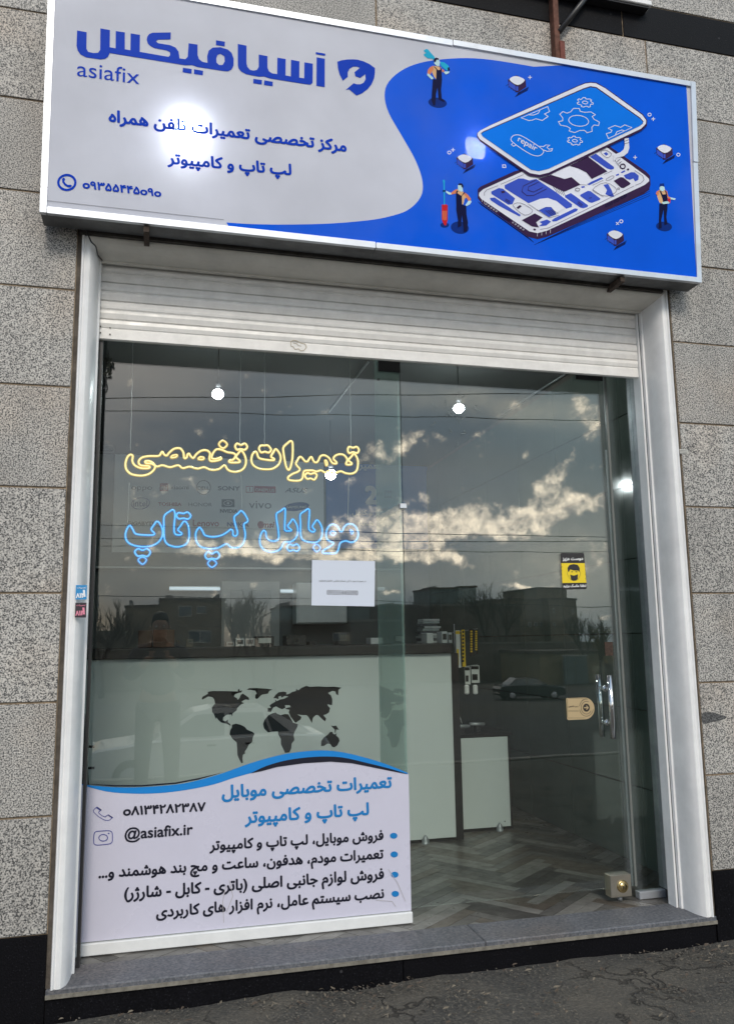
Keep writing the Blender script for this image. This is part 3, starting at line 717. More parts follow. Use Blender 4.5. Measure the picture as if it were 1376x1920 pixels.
for f in (.24, .78):
    z = z0+(z1-z0)*f
    tube('standoff', [(hx, GY-.045, z), (hx, GY-.002, z)], .010, M_CHROME, dr, 14)
    tube('standoff', [(hx, GY+.055, z), (hx, GY+.012, z)], .010, M_CHROME, dr, 14)
    lathe('standoff_cap', [(.004, -.012), (.014, -.008), (.017, 0)], (hx, GY-.001, z), M_CHROME, dr, 16, 'Y')
a, b = at(1143, 1642, GY-.02), at(1184, 1680, GY-.02)
lo = box('patch_lock', a.x, b.x, GY-.022, GY+.03, b.z, a.z, M_BRASS, dr, .002)
cx, cz = (a.x+b.x)/2+.006, (a.z+b.z)/2-.002
lathe('lock_cylinder', [(.027, 0), (.027, -.005), (.023, -.008), (.019, -.005), (.017, -.009), (.001, -.0095)], (cx, GY-.0225, cz), mat('brass_cylinder', (.55, .42, .20), .25, 1.0), lo, 24, 'Y')
box('key_slot', cx-.0015, cx+.0015, GY-.0335, GY-.0315, cz-.008, cz+.006, M_DARK, lo)
tube('floor_pivot', [((a.x+b.x)/2+.004, GY+.004, b.z-.02), ((a.x+b.x)/2+.004, GY+.004, b.z-.001)], .012, M_ALUD, dr, 12)
p = at(1092, 702, GY); box('patch_fitting', p.x-.045, XS0-.02, GY-.010, GY-.001, p.z-.03, p.z+.06, M_DARK, dr)
p0, p1 = at(1132, 1204, GY), at(1148, 1229, GY)
o = box('lock_strike_plate', p0.x, p1.x, GY-.006, GY-.0008, p1.z, p0.z, mat('old_brown_metal', (.05, .028, .018), .6, noise=(120, .6)), dr)
# soft dirt marks where something was stuck on the glass round the second lamp
gs = Sheet(y=GY); q = MB(); rd = random.Random(4)
for k in range(18):
    x, y = 858+rd.gauss(0, 22), 768+rd.gauss(0, 17); w = rd.uniform(.4, 1.3)
    gs.stroke([(x, y), (x+rd.uniform(-5, 5), y+rd.uniform(1, 8)), (x+rd.uniform(-8, 8), y+rd.uniform(5, 13))], w, 1, q)
q.done('glue_smear', mat('glue_smear', (.12, .15, .15), .5), dr)

# ------------------------------------------------ banner film on the lower left glass
bn = thing('window_banner', 'white printed film with blue wave on the lower left glass listing repair services', 'banner')
B = Sheet(y=GY-.0008, step=.0006)
q = MB(); C3 = (60, 1380, 1.8595)
wave_top = [(148, 1469), (175, 1473), (215, 1476), (265, 1476), (330, 1471), (372, 1463), (420, 1449), (470, 1431), (520, 1417), (560, 1410), (605, 1407), (645, 1411), (690, 1422), (730, 1435), (766, 1450)]
wt = [(v.x, v.y) for v in smoothpts([(a, b, 0) for a, b in wave_top], False)]
B.poly([(137, 1769)]+[(148, 1470)]+wt[1:]+[(771, 1707)], 0, q); q.done('film', M_FILM, bn)
mid = [(148, 1470), (200, 1484), (250, 1488), (300, 1487), (350, 1481), (400, 1471), (440, 1458), (480, 1447), (520, 1437), (570, 1430), (620, 1427), (660, 1430), (700, 1437), (740, 1447), (766, 1452)]
wm = [(v.x, v.y) for v in smoothpts([(a, b, 0) for a, b in mid], False)]
q = MB(); B.poly(wt+wm[::-1][1:-1], 2, q); q.done('blue_wave_print', mat('print_sky_blue', (.01, .22, .62), .3), bn)
blk = [(470, 1450), (500, 1436), (540, 1425), (590, 1419), (640, 1420), (690, 1431), (730, 1441), (766, 1452), (740, 1447), (700, 1439), (660, 1431), (620, 1428), (570, 1431), (520, 1438), (490, 1446)]
q = MB(); B.poly([(v.x, v.y) for v in smoothpts([(a, b, 0) for a, b in blk[:8]], False)]+blk[8:], 4, q)
B.poly([(150, 1469), (215, 1475), (265, 1475), (330, 1470), (372, 1462), (420, 1448), (372, 1459), (330, 1467), (265, 1472), (215, 1472)], 4, q)
q.done('black_wave_print', mat('print_black', (.006, .007, .02), .35), bn)
M_PB = MATS['print_black']; M_SB = mat('print_text_blue', (.01, .19, .50), .3)
line(bn, M_SB, 'heading_lettering', B, 'تعمیرات تخصصی موبایل', (416, 1496), (735, 1476), 3, .035, .95)
line(bn, M_SB, 'heading_lettering', B, 'لپ تاپ و کامپیوتر', (459, 1543), (692, 1527), 3, .035, .95)
for x, y in ((738, 1567), (739, 1602), (740, 1640), (741, 1676)): q = MB(); B.disc(x, y, 7, 5.6, 3, q); q.done('bullet', M_SB, bn)
line(bn, M_PB, 'number_lettering', B, 'o۸۱۳۴۲۸۲۳۸۷', (231, 1529), (386, 1520), 3, .035, .85)
line(bn, M_PB, 'handle_lettering', B, '@asiafix.ir', (234, 1574), (362, 1564), 3, .022, .95)
for t_x, a_, b_ in (('فروش موبایل، لپ تاپ و کامپیوتر', (393, 1594), (719, 1574)), ('تعمیرات مودم، هدفون، ساعت و مچ بند هوشمند و...', (185, 1646), (719, 1609)),
                    ('فروش لوازم جانبی اصلی (باتری - کابل - شارژر)', (233, 1685), (720, 1647)), ('نصب سیستم عامل، نرم افزار های کاربردی', (293, 1720), (720, 1683))):
    line(bn, M_PB, 'service_lettering', B, t_x, a_, b_, 3, .034, .98)
q = MB(); I = (160, 1490, 13.76)
B.stroke(T(I, [(300, 320), (215, 400), (225, 450), (340, 560), (480, 645), (570, 670), (640, 650), (710, 590), (600, 515), (520, 575), (440, 545), (360, 480), (350, 450), (420, 395), (320, 320)]), 1.2, 3, q, True)
B.poly(T(I, [(300, 325), (325, 318), (428, 390), (395, 420), (290, 345)]), 3, q); B.poly(T(I, [(585, 530), (605, 515), (715, 583), (685, 605)]), 3, q)
rr = T(I, [(330, 945), (600, 930), (680, 955), (705, 1010), (705, 1190), (670, 1250), (600, 1275), (330, 1300), (250, 1280), (225, 1220), (232, 1040), (260, 970)])
B.stroke([(v.x, v.y) for v in smoothpts([(a, b, 0) for a, b in rr], True, 3)], 1.5, 3, q, True)
cx, cy = T(I, [(470, 1112)])[0]; B.ring(cx, cy, 8.2, 6.2, 1.6, 3, q); cx, cy = T(I, [(610, 1000)])[0]; B.disc(cx, cy, 1.8, 1.1, 3, q)
q.done('icon_print', mat('print_indigo', (.07, .08, .30), .35), bn)
q = MB()
for s in ([(430, 1650), (437, 1680), (425, 1710)], [(424, 1660), (418, 1690), (420, 1730)], [(728, 1630), (745, 1655), (760, 1690)], [(705, 1688), (735, 1690), (742, 1700)]): B.stroke(s, 1.0, 4, q)
tag(q.done('scratch', mat('scratch_grey', (.42, .40, .42), .6), bn), kind='stuff')

# ------------------------------------------------ paper notice
pn = thing('paper_notice', 'white paper sheet with a phone number taped inside the left pane', 'notice')
PS = Sheet(y=GY-.0012, step=.0005); q = MB(); PS.poly([(585, 1050), (703, 1052), (702, 1137), (584, 1135)], 0, q); q.done('sheet', mat('paper', (.62, .67, .77), .6), pn)
line(pn, mat('ink_grey', (.006, .006, .01), .6), 'message_lettering', PS, 'در صورت نبود با این شماره تماس حاصل فرمایید', (598, 1090), (686, 1091), 2, .0, 1.1)
line(pn, MATS['ink_grey'], 'number_lettering', PS, '09355445090', (613, 1115), (671, 1116), 2, .0, 1.15)

# ------------------------------------------------ mask sticker
ms = thing('mask_sticker', 'black and yellow sticker with a masked face on the glass door', 'sticker')
K_ = Sheet(y=GY-.0008, step=.0005); S_ = (1020, 1020, 4.8)
q = MB(); K_.poly(T(S_, [(158, 80), (345, 80), (358, 90), (383, 390), (375, 405), (180, 410), (165, 398), (145, 100), (147, 86)]), 0, q); q.done('black_panel', mat('sticker_black', (.012, .010, .012), .35), ms)
q = MB(); K_.poly(T(S_, [(152, 172), (362, 172), (378, 348), (162, 351)]), 1, q); K_y = q.done('yellow_panel', mat('sticker_yellow', (.80, .60, .01), .35), ms)
q = MB()
K_.poly(T(S_, [(212, 250), (208, 215), (225, 190), (262, 180), (300, 188), (318, 215), (318, 255), (305, 240), (262, 238), (232, 228), (222, 250)]), 2, q)
K_.poly(T(S_, [(232, 275), (265, 285), (302, 272), (300, 315), (285, 330), (255, 332), (240, 320)]), 2, q)
K_.stroke(T(S_, [(205, 250), (210, 280), (240, 325)]), .5, 2, q); K_.stroke(T(S_, [(325, 248), (322, 282), (298, 325)]), .5, 2, q)
K_.poly(T(S_, [(240, 248), (258, 246), (256, 254), (242, 254)]), 2, q); K_.poly(T(S_, [(278, 246), (298, 246), (296, 254), (280, 254)]), 2, q)
for yy in (205, 240, 275, 310): K_.disc(*T(S_, [(370, yy)])[0], .7, .9, 2, q, 6); K_.disc(*T(S_, [(158, yy)])[0], .7, .9, 2, q, 6)
q.done('masked_face_print', MATS['sticker_black'], ms)
line(ms, mat('sticker_white', (.8, .8, .8), .4), 'top_lettering', K_, 'دوست عزیز', T(S_, [(163, 146)])[0], T(S_, [(348, 142)])[0], 2, .04, .9)
line(ms, MATS['sticker_white'], 'bottom_lettering', K_, 'لطفا ماسک بزنید', T(S_, [(168, 388)])[0], T(S_, [(376, 384)])[0], 2, .04, .9)

# ------------------------------------------------ gold push plate sticker
gp = thing('push_sign', 'small gold rounded sign with an arrow disc beside the door handle', 'sign')
G = Sheet(y=GY-.004, step=.0006); a, b = at(1061, 1309, GY-.004), at(1115, 1348, GY-.004)
r = (a.z-b.z)/2; cz = (a.z+b.z)/2; cxr = b.x-r
pts = [(a.x+.006, b.z), (a.x+.002, b.z+.002), (a.x, b.z+.006), (a.x, a.z-.006), (a.x+.002, a.z-.002), (a.x+.006, a.z)]
pts = pts + [(cxr+r*math.sin(t), cz+r*math.cos(t)) for t in [math.pi*i/16 for i in range(17)]]
V = [Vector((x, GY-.004, z)) for x, z in pts]+[Vector((x, GY-.0005, z)) for x, z in pts]; k = len(pts)
F = [list(range(k))[::-1], [i+k for i in range(k)]]+[[i, (i+1) % k, (i+1) % k+k, i+k] for i in range(k)]
mesh_obj('plate', V, F, mat('gold_plastic', (.55, .42, .24), .3, .3), gp)
q = MB(); C6 = (1020, 1020, 4.8)
cx, cy = T(C6, [(378, 1473)])[0]
G.disc(cx, cy, 6.4, 7.6, 1, q)
for (rx, ry, a0_, a1_) in ((10, 12, .5, 5.2), (13, 16, .2, 2.9), (13, 16, 3.3, 4.9)):
    G.stroke([(cx+rx*math.cos(a0_+(a1_-a0_)*i/20), cy+ry*math.sin(a0_+(a1_-a0_)*i/20)) for i in range(21)], .8, 1, q)
for dx, dy in ((-8, -13.5), (-6.6, -14.5), (-5, -15.3)): G.disc(cx+dx, cy+dy, .6, .6, 1, q, 6)
text(G, 'درب کشویی', T(C6, [(214, 1466)])[0], T(C6, [(304, 1466)])[0], q, 1, .03, .9)
G.stroke(T(C6, [(214, 1503), (308, 1503)]), .7, 1, q); G.stroke(T(C6, [(207, 1393), (207, 1560)]), .5, 1, q); G.stroke(T(C6, [(214, 1388), (380, 1388)]), .5, 1, q); G.stroke(T(C6, [(212, 1566), (370, 1566)]), .5, 1, q)
q.done('dark_print', mat('plate_ink', (.03, .022, .018), .35), gp)
q = MB(); G.poly([(cx-4.4, cy-1), (cx+1, cy-1), (cx-.8, cy-3.6), (cx+.8, cy-4.2), (cx+4.4, cy), (cx+.8, cy+4.2), (cx-.8, cy+3.6), (cx+1, cy+1), (cx-4.4, cy+1)], 2, q); q.done('arrow_print', MATS['gold_plastic'], gp)

# ------------------------------------------------ small advert stickers on the left jamb, barcode sticker on the granite
for nm, quad, c, lab in (('advert_sticker', [(143, 1097), (164, 1097), (163, 1124), (142, 1124)], (.02, .25, .55), 'small blue advert sticker on the left white jamb'),
                    ('advert_sticker', [(142, 1130), (163, 1130), (162, 1158), (141, 1158)], (.03, .02, .03), 'small black and pink advert sticker below the blue one on the left jamb')):
    t_ = thing(nm, lab, 'sticker'); s = Sheet(y=-.0172, step=.0004); q = MB(); s.poly(quad, 0, q); q.done('sticker_base', mat('advert_'+('blue' if c[1] > .1 else 'black'), c, .4), t_)
    q = MB(); x0, y0 = quad[0]; ink = mat('advert_white', (.8, .82, .85), .4) if c[1] > .1 else mat('advert_pink', (.75, .25, .35), .4)
    text(s, 'تعمیرات', (x0+2, y0+6), (x0+19, y0+6), q, 2, .02, .8); text(s, '۸۱۳', (x0, y0+24), (x0+17, y0+23), q, 2, .05, 1.1)
    s.poly([(x0+13, y0+9), (x0+17, y0+9), (x0+18, y0+22), (x0+14, y0+22)], 2, q); q.done('lettering', ink, t_)
sm = Sheet(y=-.0019, step=.0003); q = MB(); sm.poly([(v.x, v.y) for v in smoothpts([(a, b, 0) for a, b in [(1316, 1338), (1330, 1335), (1345, 1339), (1362, 1344), (1352, 1350), (1335, 1353), (1318, 1357)]], True, 3)], 0, q); q.done('dark_stain', granite('stained_granite', [(.32, (.01, .01, .012)), (.48, (.05, .05, .05)), (.60, (.12, .12, .12))], 185), fac)
bs = thing('barcode_sticker', 'tiny white striped sticker on the granite right of the door', 'sticker'); s = Sheet(y=-.0020, step=.0004)
q = MB(); s.poly([(1273, 842), (1289, 843), (1290, 852), (1274, 851)], 0, q); q.done('sticker_base', mat('pale_label', (.55, .54, .50), .6), bs)
q = MB()
for k in range(3): s.stroke([(1274, 844.5+k*2.6), (1288, 845.5+k*2.6)], .8, 1, q)
q.done('bars', MATS['ink_grey'], bs)

# ------------------------------------------------ neon lettering hanging behind the glass
def neon(name, label, cat, col, strength, paths, y=.42, r=.0035):
    t = thing(name, label, cat)
    kk = '_%.1f' % strength; core = mat(name+'_core'+kk, (.2, .2, .2), .4, emit=col[0], es=strength); 
    jk = mat(name+'_jacket'+kk, col[2], .5, emit=col[1], es=strength*.28)
    for o, pts in paths:
        pp = T(o, pts); sm = smoothpts([(x, y_, 0) for x, y_ in pp], True, 5); w = [at(v.x, v.y, y) for v in sm]
        small = len(pts) < 6
        tube('neon_tube', w, r*(.8 if small else 1), core, t, 6, True)
        w2 = [p+Vector((0, r*1.3, 0)) for p in w]
        V, F = tubeg(w2, [r*1.75]*len(w2), 6, True, True); mesh_obj('tube_jacket', V, F, jk, t, True)
    return t
N1 = (225, 815, 5.504); N2 = (460, 815, 5.983); N3 = (225, 940, 5.504); N4 = (475, 940, 6.4)
neon('neon_sign', 'yellow neon outline lettering hanging on chains behind the left glass', 'neon sign', ((1, .78, .26), (1, .58, .03), (.6, .4, .1)), 1.15, [
 (N1, [(110,205),(80,230),(60,290),(65,350),(100,395),(150,415),(230,422),(300,405),(350,365),(365,325),(340,290),(300,270),(262,275),(275,295),(330,300),(385,328),(440,315),(520,335),(600,315),(650,345),(720,330),(800,350),(870,335),(940,362),(1020,355),(1080,315),(1110,355),(1150,378),(1220,380),(1280,345),(1302,280),(1290,215),(1255,165),(1220,195),(1200,232),(1238,268),(1225,286),(1140,286),(1130,266),(1172,255),(1195,212),(1170,190),(1110,180),(1050,155),(1000,150),(965,185),(948,238),(985,250),(1040,236),(1045,252),(1000,268),(940,272),(925,245),(930,190),(895,160),(840,165),(790,200),(760,240),(735,225),(715,195),(698,205),(690,235),(665,240),(655,180),(620,140),(560,145),(510,185),(485,215),(460,205),(440,175),(425,190),(400,218),(300,220),(230,235),(195,275),(215,315),(300,325),(300,345),(220,345),(155,315),(130,270),(135,220)]),
 (N1, [(530,238),(545,215),(590,208),(582,230)]), (N1, [(810,252),(830,230),(868,238),(855,257)]), (N1, [(1062,60),(1022,98),(1065,140),(1108,100)]), (N1, [(1190,120),(1210,90),(1250,105),(1290,90),(1315,125),(1290,155),(1250,148),(1210,155)]),
 (N2, [(110,190),(80,225),(70,290),(95,345),(160,380),(240,388),(310,380),(370,340),(397,280),(390,220),(345,160),(315,200),(290,245),(325,270),(310,287),(200,275),(150,255),(130,200)]),
 (N2, [(155,155),(175,122),(215,120),(255,120),(290,165),(265,200),(220,190),(180,198)]),
 (N2, [(510,70),(480,90),(430,140),(430,200),(455,340),(480,392),(505,375),(530,260),(532,100)]),
 (N2, [(610,250),(585,290),(570,330),(612,385),(590,415),(530,440),(480,480),(500,510),(600,515),(640,490),(660,410),(720,400),(760,400),(800,412),(850,400),(900,425),(940,405),(1000,430),(1070,410),(1130,432),(1200,435),(1250,400),(1265,320),(1255,260),(1220,215),(1190,245),(1160,285),(1195,320),(1180,335),(1130,330),(1145,280),(1110,230),(1060,218),(1010,235),(990,270),(1025,310),(1015,325),(975,315),(940,260),(890,230),(845,240),(820,290),(800,310),(770,300),(745,250),(725,260),(700,298),(670,295),(635,255)]),
 (N2, [(895,290),(912,295),(922,330),(908,345)]), (N2, [(1150,170),(1165,135),(1210,145),(1250,135),(1275,170),(1255,205),(1210,195),(1165,205)]), (N2, [(670,460),(695,430),(735,440),(780,430),(803,460),(775,505),(735,490),(695,495)])])
neon('neon_sign', 'blue neon outline lettering hanging below the yellow neon behind the left glass', 'neon sign', ((.0, .47, 1), (.0, .15, .9), (.01, .10, .5)), .95, [
 (N3, [(105,250),(75,285),(58,350),(75,410),(130,450),(230,468),(330,458),(400,420),(438,360),(440,290),(410,225),(380,208),(355,240),(325,290),(358,330),(340,347),(250,347),(165,335),(135,290)]),
 (N3, [(550,88),(520,100),(460,150),(455,250),(460,380),(490,440),(560,468),(630,465),(690,435),(715,370),(712,280),(690,220),(660,208),(630,250),(600,295),(640,330),(620,347),(570,335),(560,270),(570,130)]),
 (N3, [(585,150),(605,118),(655,125),(700,112),(732,150),(705,183),(655,175),(610,180)]), (N3, [(155,520),(190,490),(235,505),(280,490),(315,525),(285,568),(235,560),(185,565)]), (N3, [(235,575),(190,605),(235,650),(275,605)]),
 (N3, [(825,270),(795,300),(782,350),(795,420),(840,470),(930,490),(1020,478),(1100,440),(1150,475),(1220,475),(1275,430),(1295,340),(1280,240),(1320,205),(1300,150),(1255,98),(1220,125),(1180,165),(1195,250),(1215,320),(1200,355),(1170,350),(1165,305),(1145,290),(1110,315),(1050,350),(960,367),(880,350),(855,310)]),
 (N3, [(880,560),(910,520),(950,540),(1000,520),(1030,560),(1000,595),(950,590),(905,597)]), (N3, [(950,600),(908,640),(950,682),(998,640)]),
 (N4, [(125,350),(95,390),(78,460),(90,530),(140,585),(220,607),(300,590),(340,550),(375,490),(450,485),(510,440),(535,370),(525,290),(480,215),(450,245),(415,300),(460,345),(430,355),(385,350),(378,300),(385,110),(370,85),(330,115),(280,150),(283,230),(300,330),(305,440),(270,475),(200,470),(160,430),(150,370)]),
 (N4, [(655,92),(620,115),(565,160),(568,260),(570,400),(600,465),(680,490),(760,490),(815,440),(828,360),(815,290),(770,225),(740,250),(710,305),(740,345),(720,367),(680,350),(665,300),(675,120)]),
 (N4, [(760,515),(720,555),(760,605),(805,560)]), (N4, [(405,555),(435,515),(480,530),(525,515),(558,560),(525,598),(480,585),(435,595)]),
 (N4, [(950,275),(900,310),(875,380),(885,450),(930,485),(965,500),(930,535),(840,590),(840,620),(920,625),(990,620),(1020,580),(1045,500),(1110,475),(1170,492),(1230,470),(1260,400),(1240,320),(1190,275),(1130,275),(1090,310),(1070,355),(1045,360),(1010,300)]),
 (N4, [(920,380),(950,358),(990,380),(955,408)]), (N4, [(1165,345),(1185,350),(1198,375),(1180,390)])])
M_CHAIN = mat('hanging_wire', (.45, .45, .45), .35, .8)
for i, (a, b, lab) in enumerate([((250, 640), (245, 845), 'leftmost hanging wire holding the yellow neon sign'), ((452, 655), (450, 840), 'hanging wire over the middle of the yellow neon sign'), ((497, 660), (496, 842), 'hanging wire right of the middle of the yellow neon sign'), ((656, 670), (658, 850), 'rightmost hanging wire holding the yellow neon sign'),
                            ((243, 905), (240, 985), 'leftmost wire between the yellow and blue neon signs'), ((452, 890), (454, 958), 'middle wire between the yellow and blue neon signs'), ((654, 895), (652, 975), 'rightmost wire between the yellow and blue neon signs')]):
    p, q_ = at(*a, .42), at(*b, .42); n = int((p-q_).length/.012); rd = random.Random(i)
    w = [p.lerp(q_, k/n)+Vector((rd.uniform(-1, 1)*.0012, 0, 0)) for k in range(n+1)]
    o = tube('hanging_wire', w, .0014, M_CHAIN, None, 5); tag(o, lab, 'wire', 'wires carrying the neon signs')

# ================================================================== SHOP SIGN (lightbox)
YB, ZBs, ZTs = -.13, 2.645+ZO, 3.632+ZO; SLK = -.07/.985
XA, XB = -.478, 2.432
sn = thing('shop_sign', 'large blue and white illuminated shop sign box with a phone repair drawing and aluminium frame', 'shop sign')
S = Sheet(slope=(YB, ZBs, SLK), step=.0007)
def sy(z): return YB + SLK*(z-ZBs)
def sbox(name, x0, x1, z0, z1, f0, f1, m, b=.0, parent=sn):     # a bar that follows the tilt; f = depth offsets from the face
    V, F = boxg(x0, x1, 0, 1, z0, z1, b)
    V = [Vector((v.x, sy(v.z)+f0+(f1-f0)*min(1, max(0, v.y)), v.z)) for v in V]; return mesh_obj(name, V, F, m, parent)
fw = .026
mesh_obj('face_panel', [(x, sy(z), z) for x, z in ((XA+.004, ZBs+.004), (XB-.004, ZBs+.004), (XB-.004, ZTs-.004), (XA+.004, ZTs-.004))], [[0, 1, 2, 3]], S_WHITE, sn)
fr = (-.007, .012)
sbox('frame_bar', XA+fw, .85, ZBs, ZBs+fw, *fr, M_ALU, .002); sbox('frame_bar', .853, XB-fw, ZBs, ZBs+fw-.003, -.009, .012, M_ALU, .002)
sbox('frame_bar', XA+fw, 1.2, ZTs-fw, ZTs, *fr, M_ALU, .002); sbox('frame_bar', 1.203, XB-fw, ZTs-fw+.002, ZTs, -.009, .012, M_ALU, .002)
sbox('frame_bar', XA, XA+fw-.001, ZBs+.10, ZTs, *fr, M_ALU, .002); sbox('frame_bar', XA, XA+fw-.001, ZBs, ZBs+.098, -.009, .012, M_ALU, .002)
sbox('frame_bar', XB-fw+.001, XB, ZTs-.40, ZTs, -.010, .012, M_ALU, .002); sbox('frame_bar', XB-fw+.001, XB, ZBs, ZTs-.402, *fr, M_ALU, .002)
M_CASE = mat('sign_casing', (.16, .165, .17), .55, .4, noise=(8, .35))
def casebox(name, x0, x1, z0, z1, y1):
    V, F = boxg(x0, x1, 0, 1, z0, z1); V = [Vector((v.x, (sy(v.z)+.0125) if v.y < .5 else y1, v.z)) for v in V]; mesh_obj(name, V, F, M_CASE, sn)
casebox('casing_bottom', XA+.002, .85, ZBs+.001, ZBs+.004, -.032); casebox('casing_bottom', .8515, XB-.002, ZBs+.001, ZBs+.004, -.032); casebox('casing_top', XA+.002, XB-.002, ZTs-.004, ZTs-.001, -.032)
casebox('casing_side', XA+.002, XA+.005, ZBs+.0045, ZTs-.0045, -.032); casebox('casing_side', XB-.005, XB-.002, ZBs+.0045, ZTs-.0045, -.032)
box('casing_back', XA+.002, XB-.002, -.031, -.028, ZBs+.001, ZTs-.001, mat('casing_inside', (.16, .16, .17), .6), sn)
# mounting angles under the box and the joist it hangs from
for px, py in ((275, 432), (1166, 527)):
    p = at(px, py, -.12); a = box('mounting_bracket', p.x-.011, p.x+.011, -.125, -.002, ZBs-.030, ZBs-.003, mat('grimy_bracket', (.06, .04, .03), .8, noise=(60, .5)), sn, .001)
box('mounting_rail', XL+.01, 2.30, -.027, -.002, ZBs-.012, ZBs+.03, mat('dark_steel', (.05, .045, .04), .6, .4, noise=(20, .4)), sn)

# --- blue field
q = MB()
curve = [(1292, 161), (1150, 139), (1000, 125), (920, 112), (862, 109), (800, 115), (758, 129), (729, 153), (721, 179), (729, 212), (754, 256), (779, 301), (792, 341), (788, 370), (764, 394), (729, 406), (690, 413), (620, 419), (540, 421), (470, 420), (425, 417)]
cc = [(v.x, v.y) for v in smoothpts([(a, b, 0) for a, b in curve[2:]], False)]
zb_ = lambda px: None
def edge_b(px):                               # a photo pixel on the bottom edge of the visible face
    lo, hi = 300., 600.
    for _ in range(30):
        m_ = (lo+hi)/2
        if S.p(px, m_, 1).z > ZBs+fw-.004: lo = m_
        else: hi = m_
    return (px, lo)
def edge_t(px):
    lo, hi = -50., 300.
    for _ in range(30):
        m_ = (lo+hi)/2
        if S.p(px, m_, 1).z > ZTs-fw+.004: lo = m_
        else: hi = m_
    return (px, hi)
S.poly([edge_t(px) for px in (1286, 1240, 1180, 1120, 1060)]+cc+[edge_b(px) for px in (430, 600, 800, 1000, 1150, 1305)], 1, q)
q.done('blue_print', S_BLUE, sn)
# --- logo
q = MB(); L1 = (130, 40, 4.587)
S.poly(T(L1, [(70,78),(152,93),(150,235),(165,262),(210,272),(250,270),(268,245),(270,60),(352,75),(350,222),(400,232),(402,83),(480,95),(480,240),(528,248),(530,103),(610,116),(608,262),(855,305),(870,290),(868,265),(840,250),(735,230),(700,212),(678,190),(668,160),(672,132),(690,108),(720,97),(875,95),(873,155),(765,157),(747,172),(765,187),(870,205),(915,225),(942,260),(950,318),(1000,325),(1020,305),(1028,188),(1105,200),(1105,290),(1118,325),(1145,347),(1190,357),(1187,300),(1200,252),(1235,225),(1300,222),(1365,242),(1398,272),(1415,320),(1414,380),(1395,415),(1365,430),(1330,427),(1100,392),(1060,376),(1000,378),(350,272),(335,305),(310,322),(270,327),(150,310),(100,285),(75,250),(65,210)]), 2, q,
       [T(L1, [(1300,278),(1275,290),(1265,320),(1268,355),(1290,375),(1320,375),(1338,345),(1335,300)])])
for P_ in ([(1263,162),(1340,175),(1338,215),(1262,203)], [(978,398),(1055,410),(1053,450),(976,437)], [(1075,412),(1152,425),(1150,464),(1073,452)]): S.poly(T(L1, P_), 2, q)
L2 = (420, 60, 4.587)
S.poly(T(L2, [(120,102),(195,117),(195,270),(203,300),(225,325),(255,332),(285,325),(300,300),(300,193),(375,207),(375,305),(388,338),(415,355),(458,362),(460,220),(532,232),(530,373),(575,382),(577,238),(650,252),(648,392),(690,398),(692,260),(765,272),(763,435),(745,453),(700,448),(400,400),(345,382),(300,384),(190,362),(150,340),(128,315),(120,285)]), 2, q)
for P_ in ([(797,217),(868,230),(867,474),(795,462)], [(790,172),(872,186),(870,205),(789,190)], [(254,402),(328,413),(326,452),(252,440)], [(347,415),(421,428),(420,466),(345,455)]): S.poly(T(L2, P_), 2, q)
S.poly(T(L2, [(975,255),(1010,243),(1060,236),(1110,234),(1150,238),(1200,252),(1250,275),(1298,310),(1298,350),(1290,400),(1268,450),(1235,490),(1190,525),(1140,546),(1075,492),(1045,500),(1115,440),(1140,449),(1170,450),(1200,436),(1218,405),(1215,362),(1170,395),(1130,380),(1122,345),(1168,308),(1145,297),(1110,297),(1080,315),(1064,345),(1065,385),(1022,418),(995,365),(980,310)]), 2, q)
q.done('logo_lettering', S_INK, sn)['kind'] = 'stuff'
line(sn, S_INK, 'small_lettering', S, 'asiafix', (145, 142), (262, 158), 2, .002, .92)
line(sn, S_INK, 'line_lettering', S, 'مرکز تخصصی تعمیرات تلفن همراه', (204, 227), (650, 284), 2, .04, .95)
line(sn, S_INK, 'line_lettering', S, 'لپ تاپ و کامپیوتر', (314, 306), (547, 328), 2, .04, .95)
line(sn, S_INK, 'number_lettering', S, 'o۹۳۵۵۴۴۵o۹o', (155, 352), (303, 369), 2, .04, .85)
q = MB()
S.ring(126, 342, 16, 14, 4.4, 2, q, 36); IP = (80, 320, 5.733)
S.poly(T(IP, [(212,90),(228,74),(246,85),(242,105),(236,115),(250,135),(270,150),(285,152),(305,150),(320,162),(300,180),(275,178),(240,158),(215,125)]), 2, q)
q.done('phone_icon', S_INK, sn)
q = MB()
S.stroke([(x, edge_b(x)[1]-14) for x in (88, 250, 420)], .7, 3, q); q.done('sheet_seam', mat('seam_line', (.12, .12, .14), .6), sn)
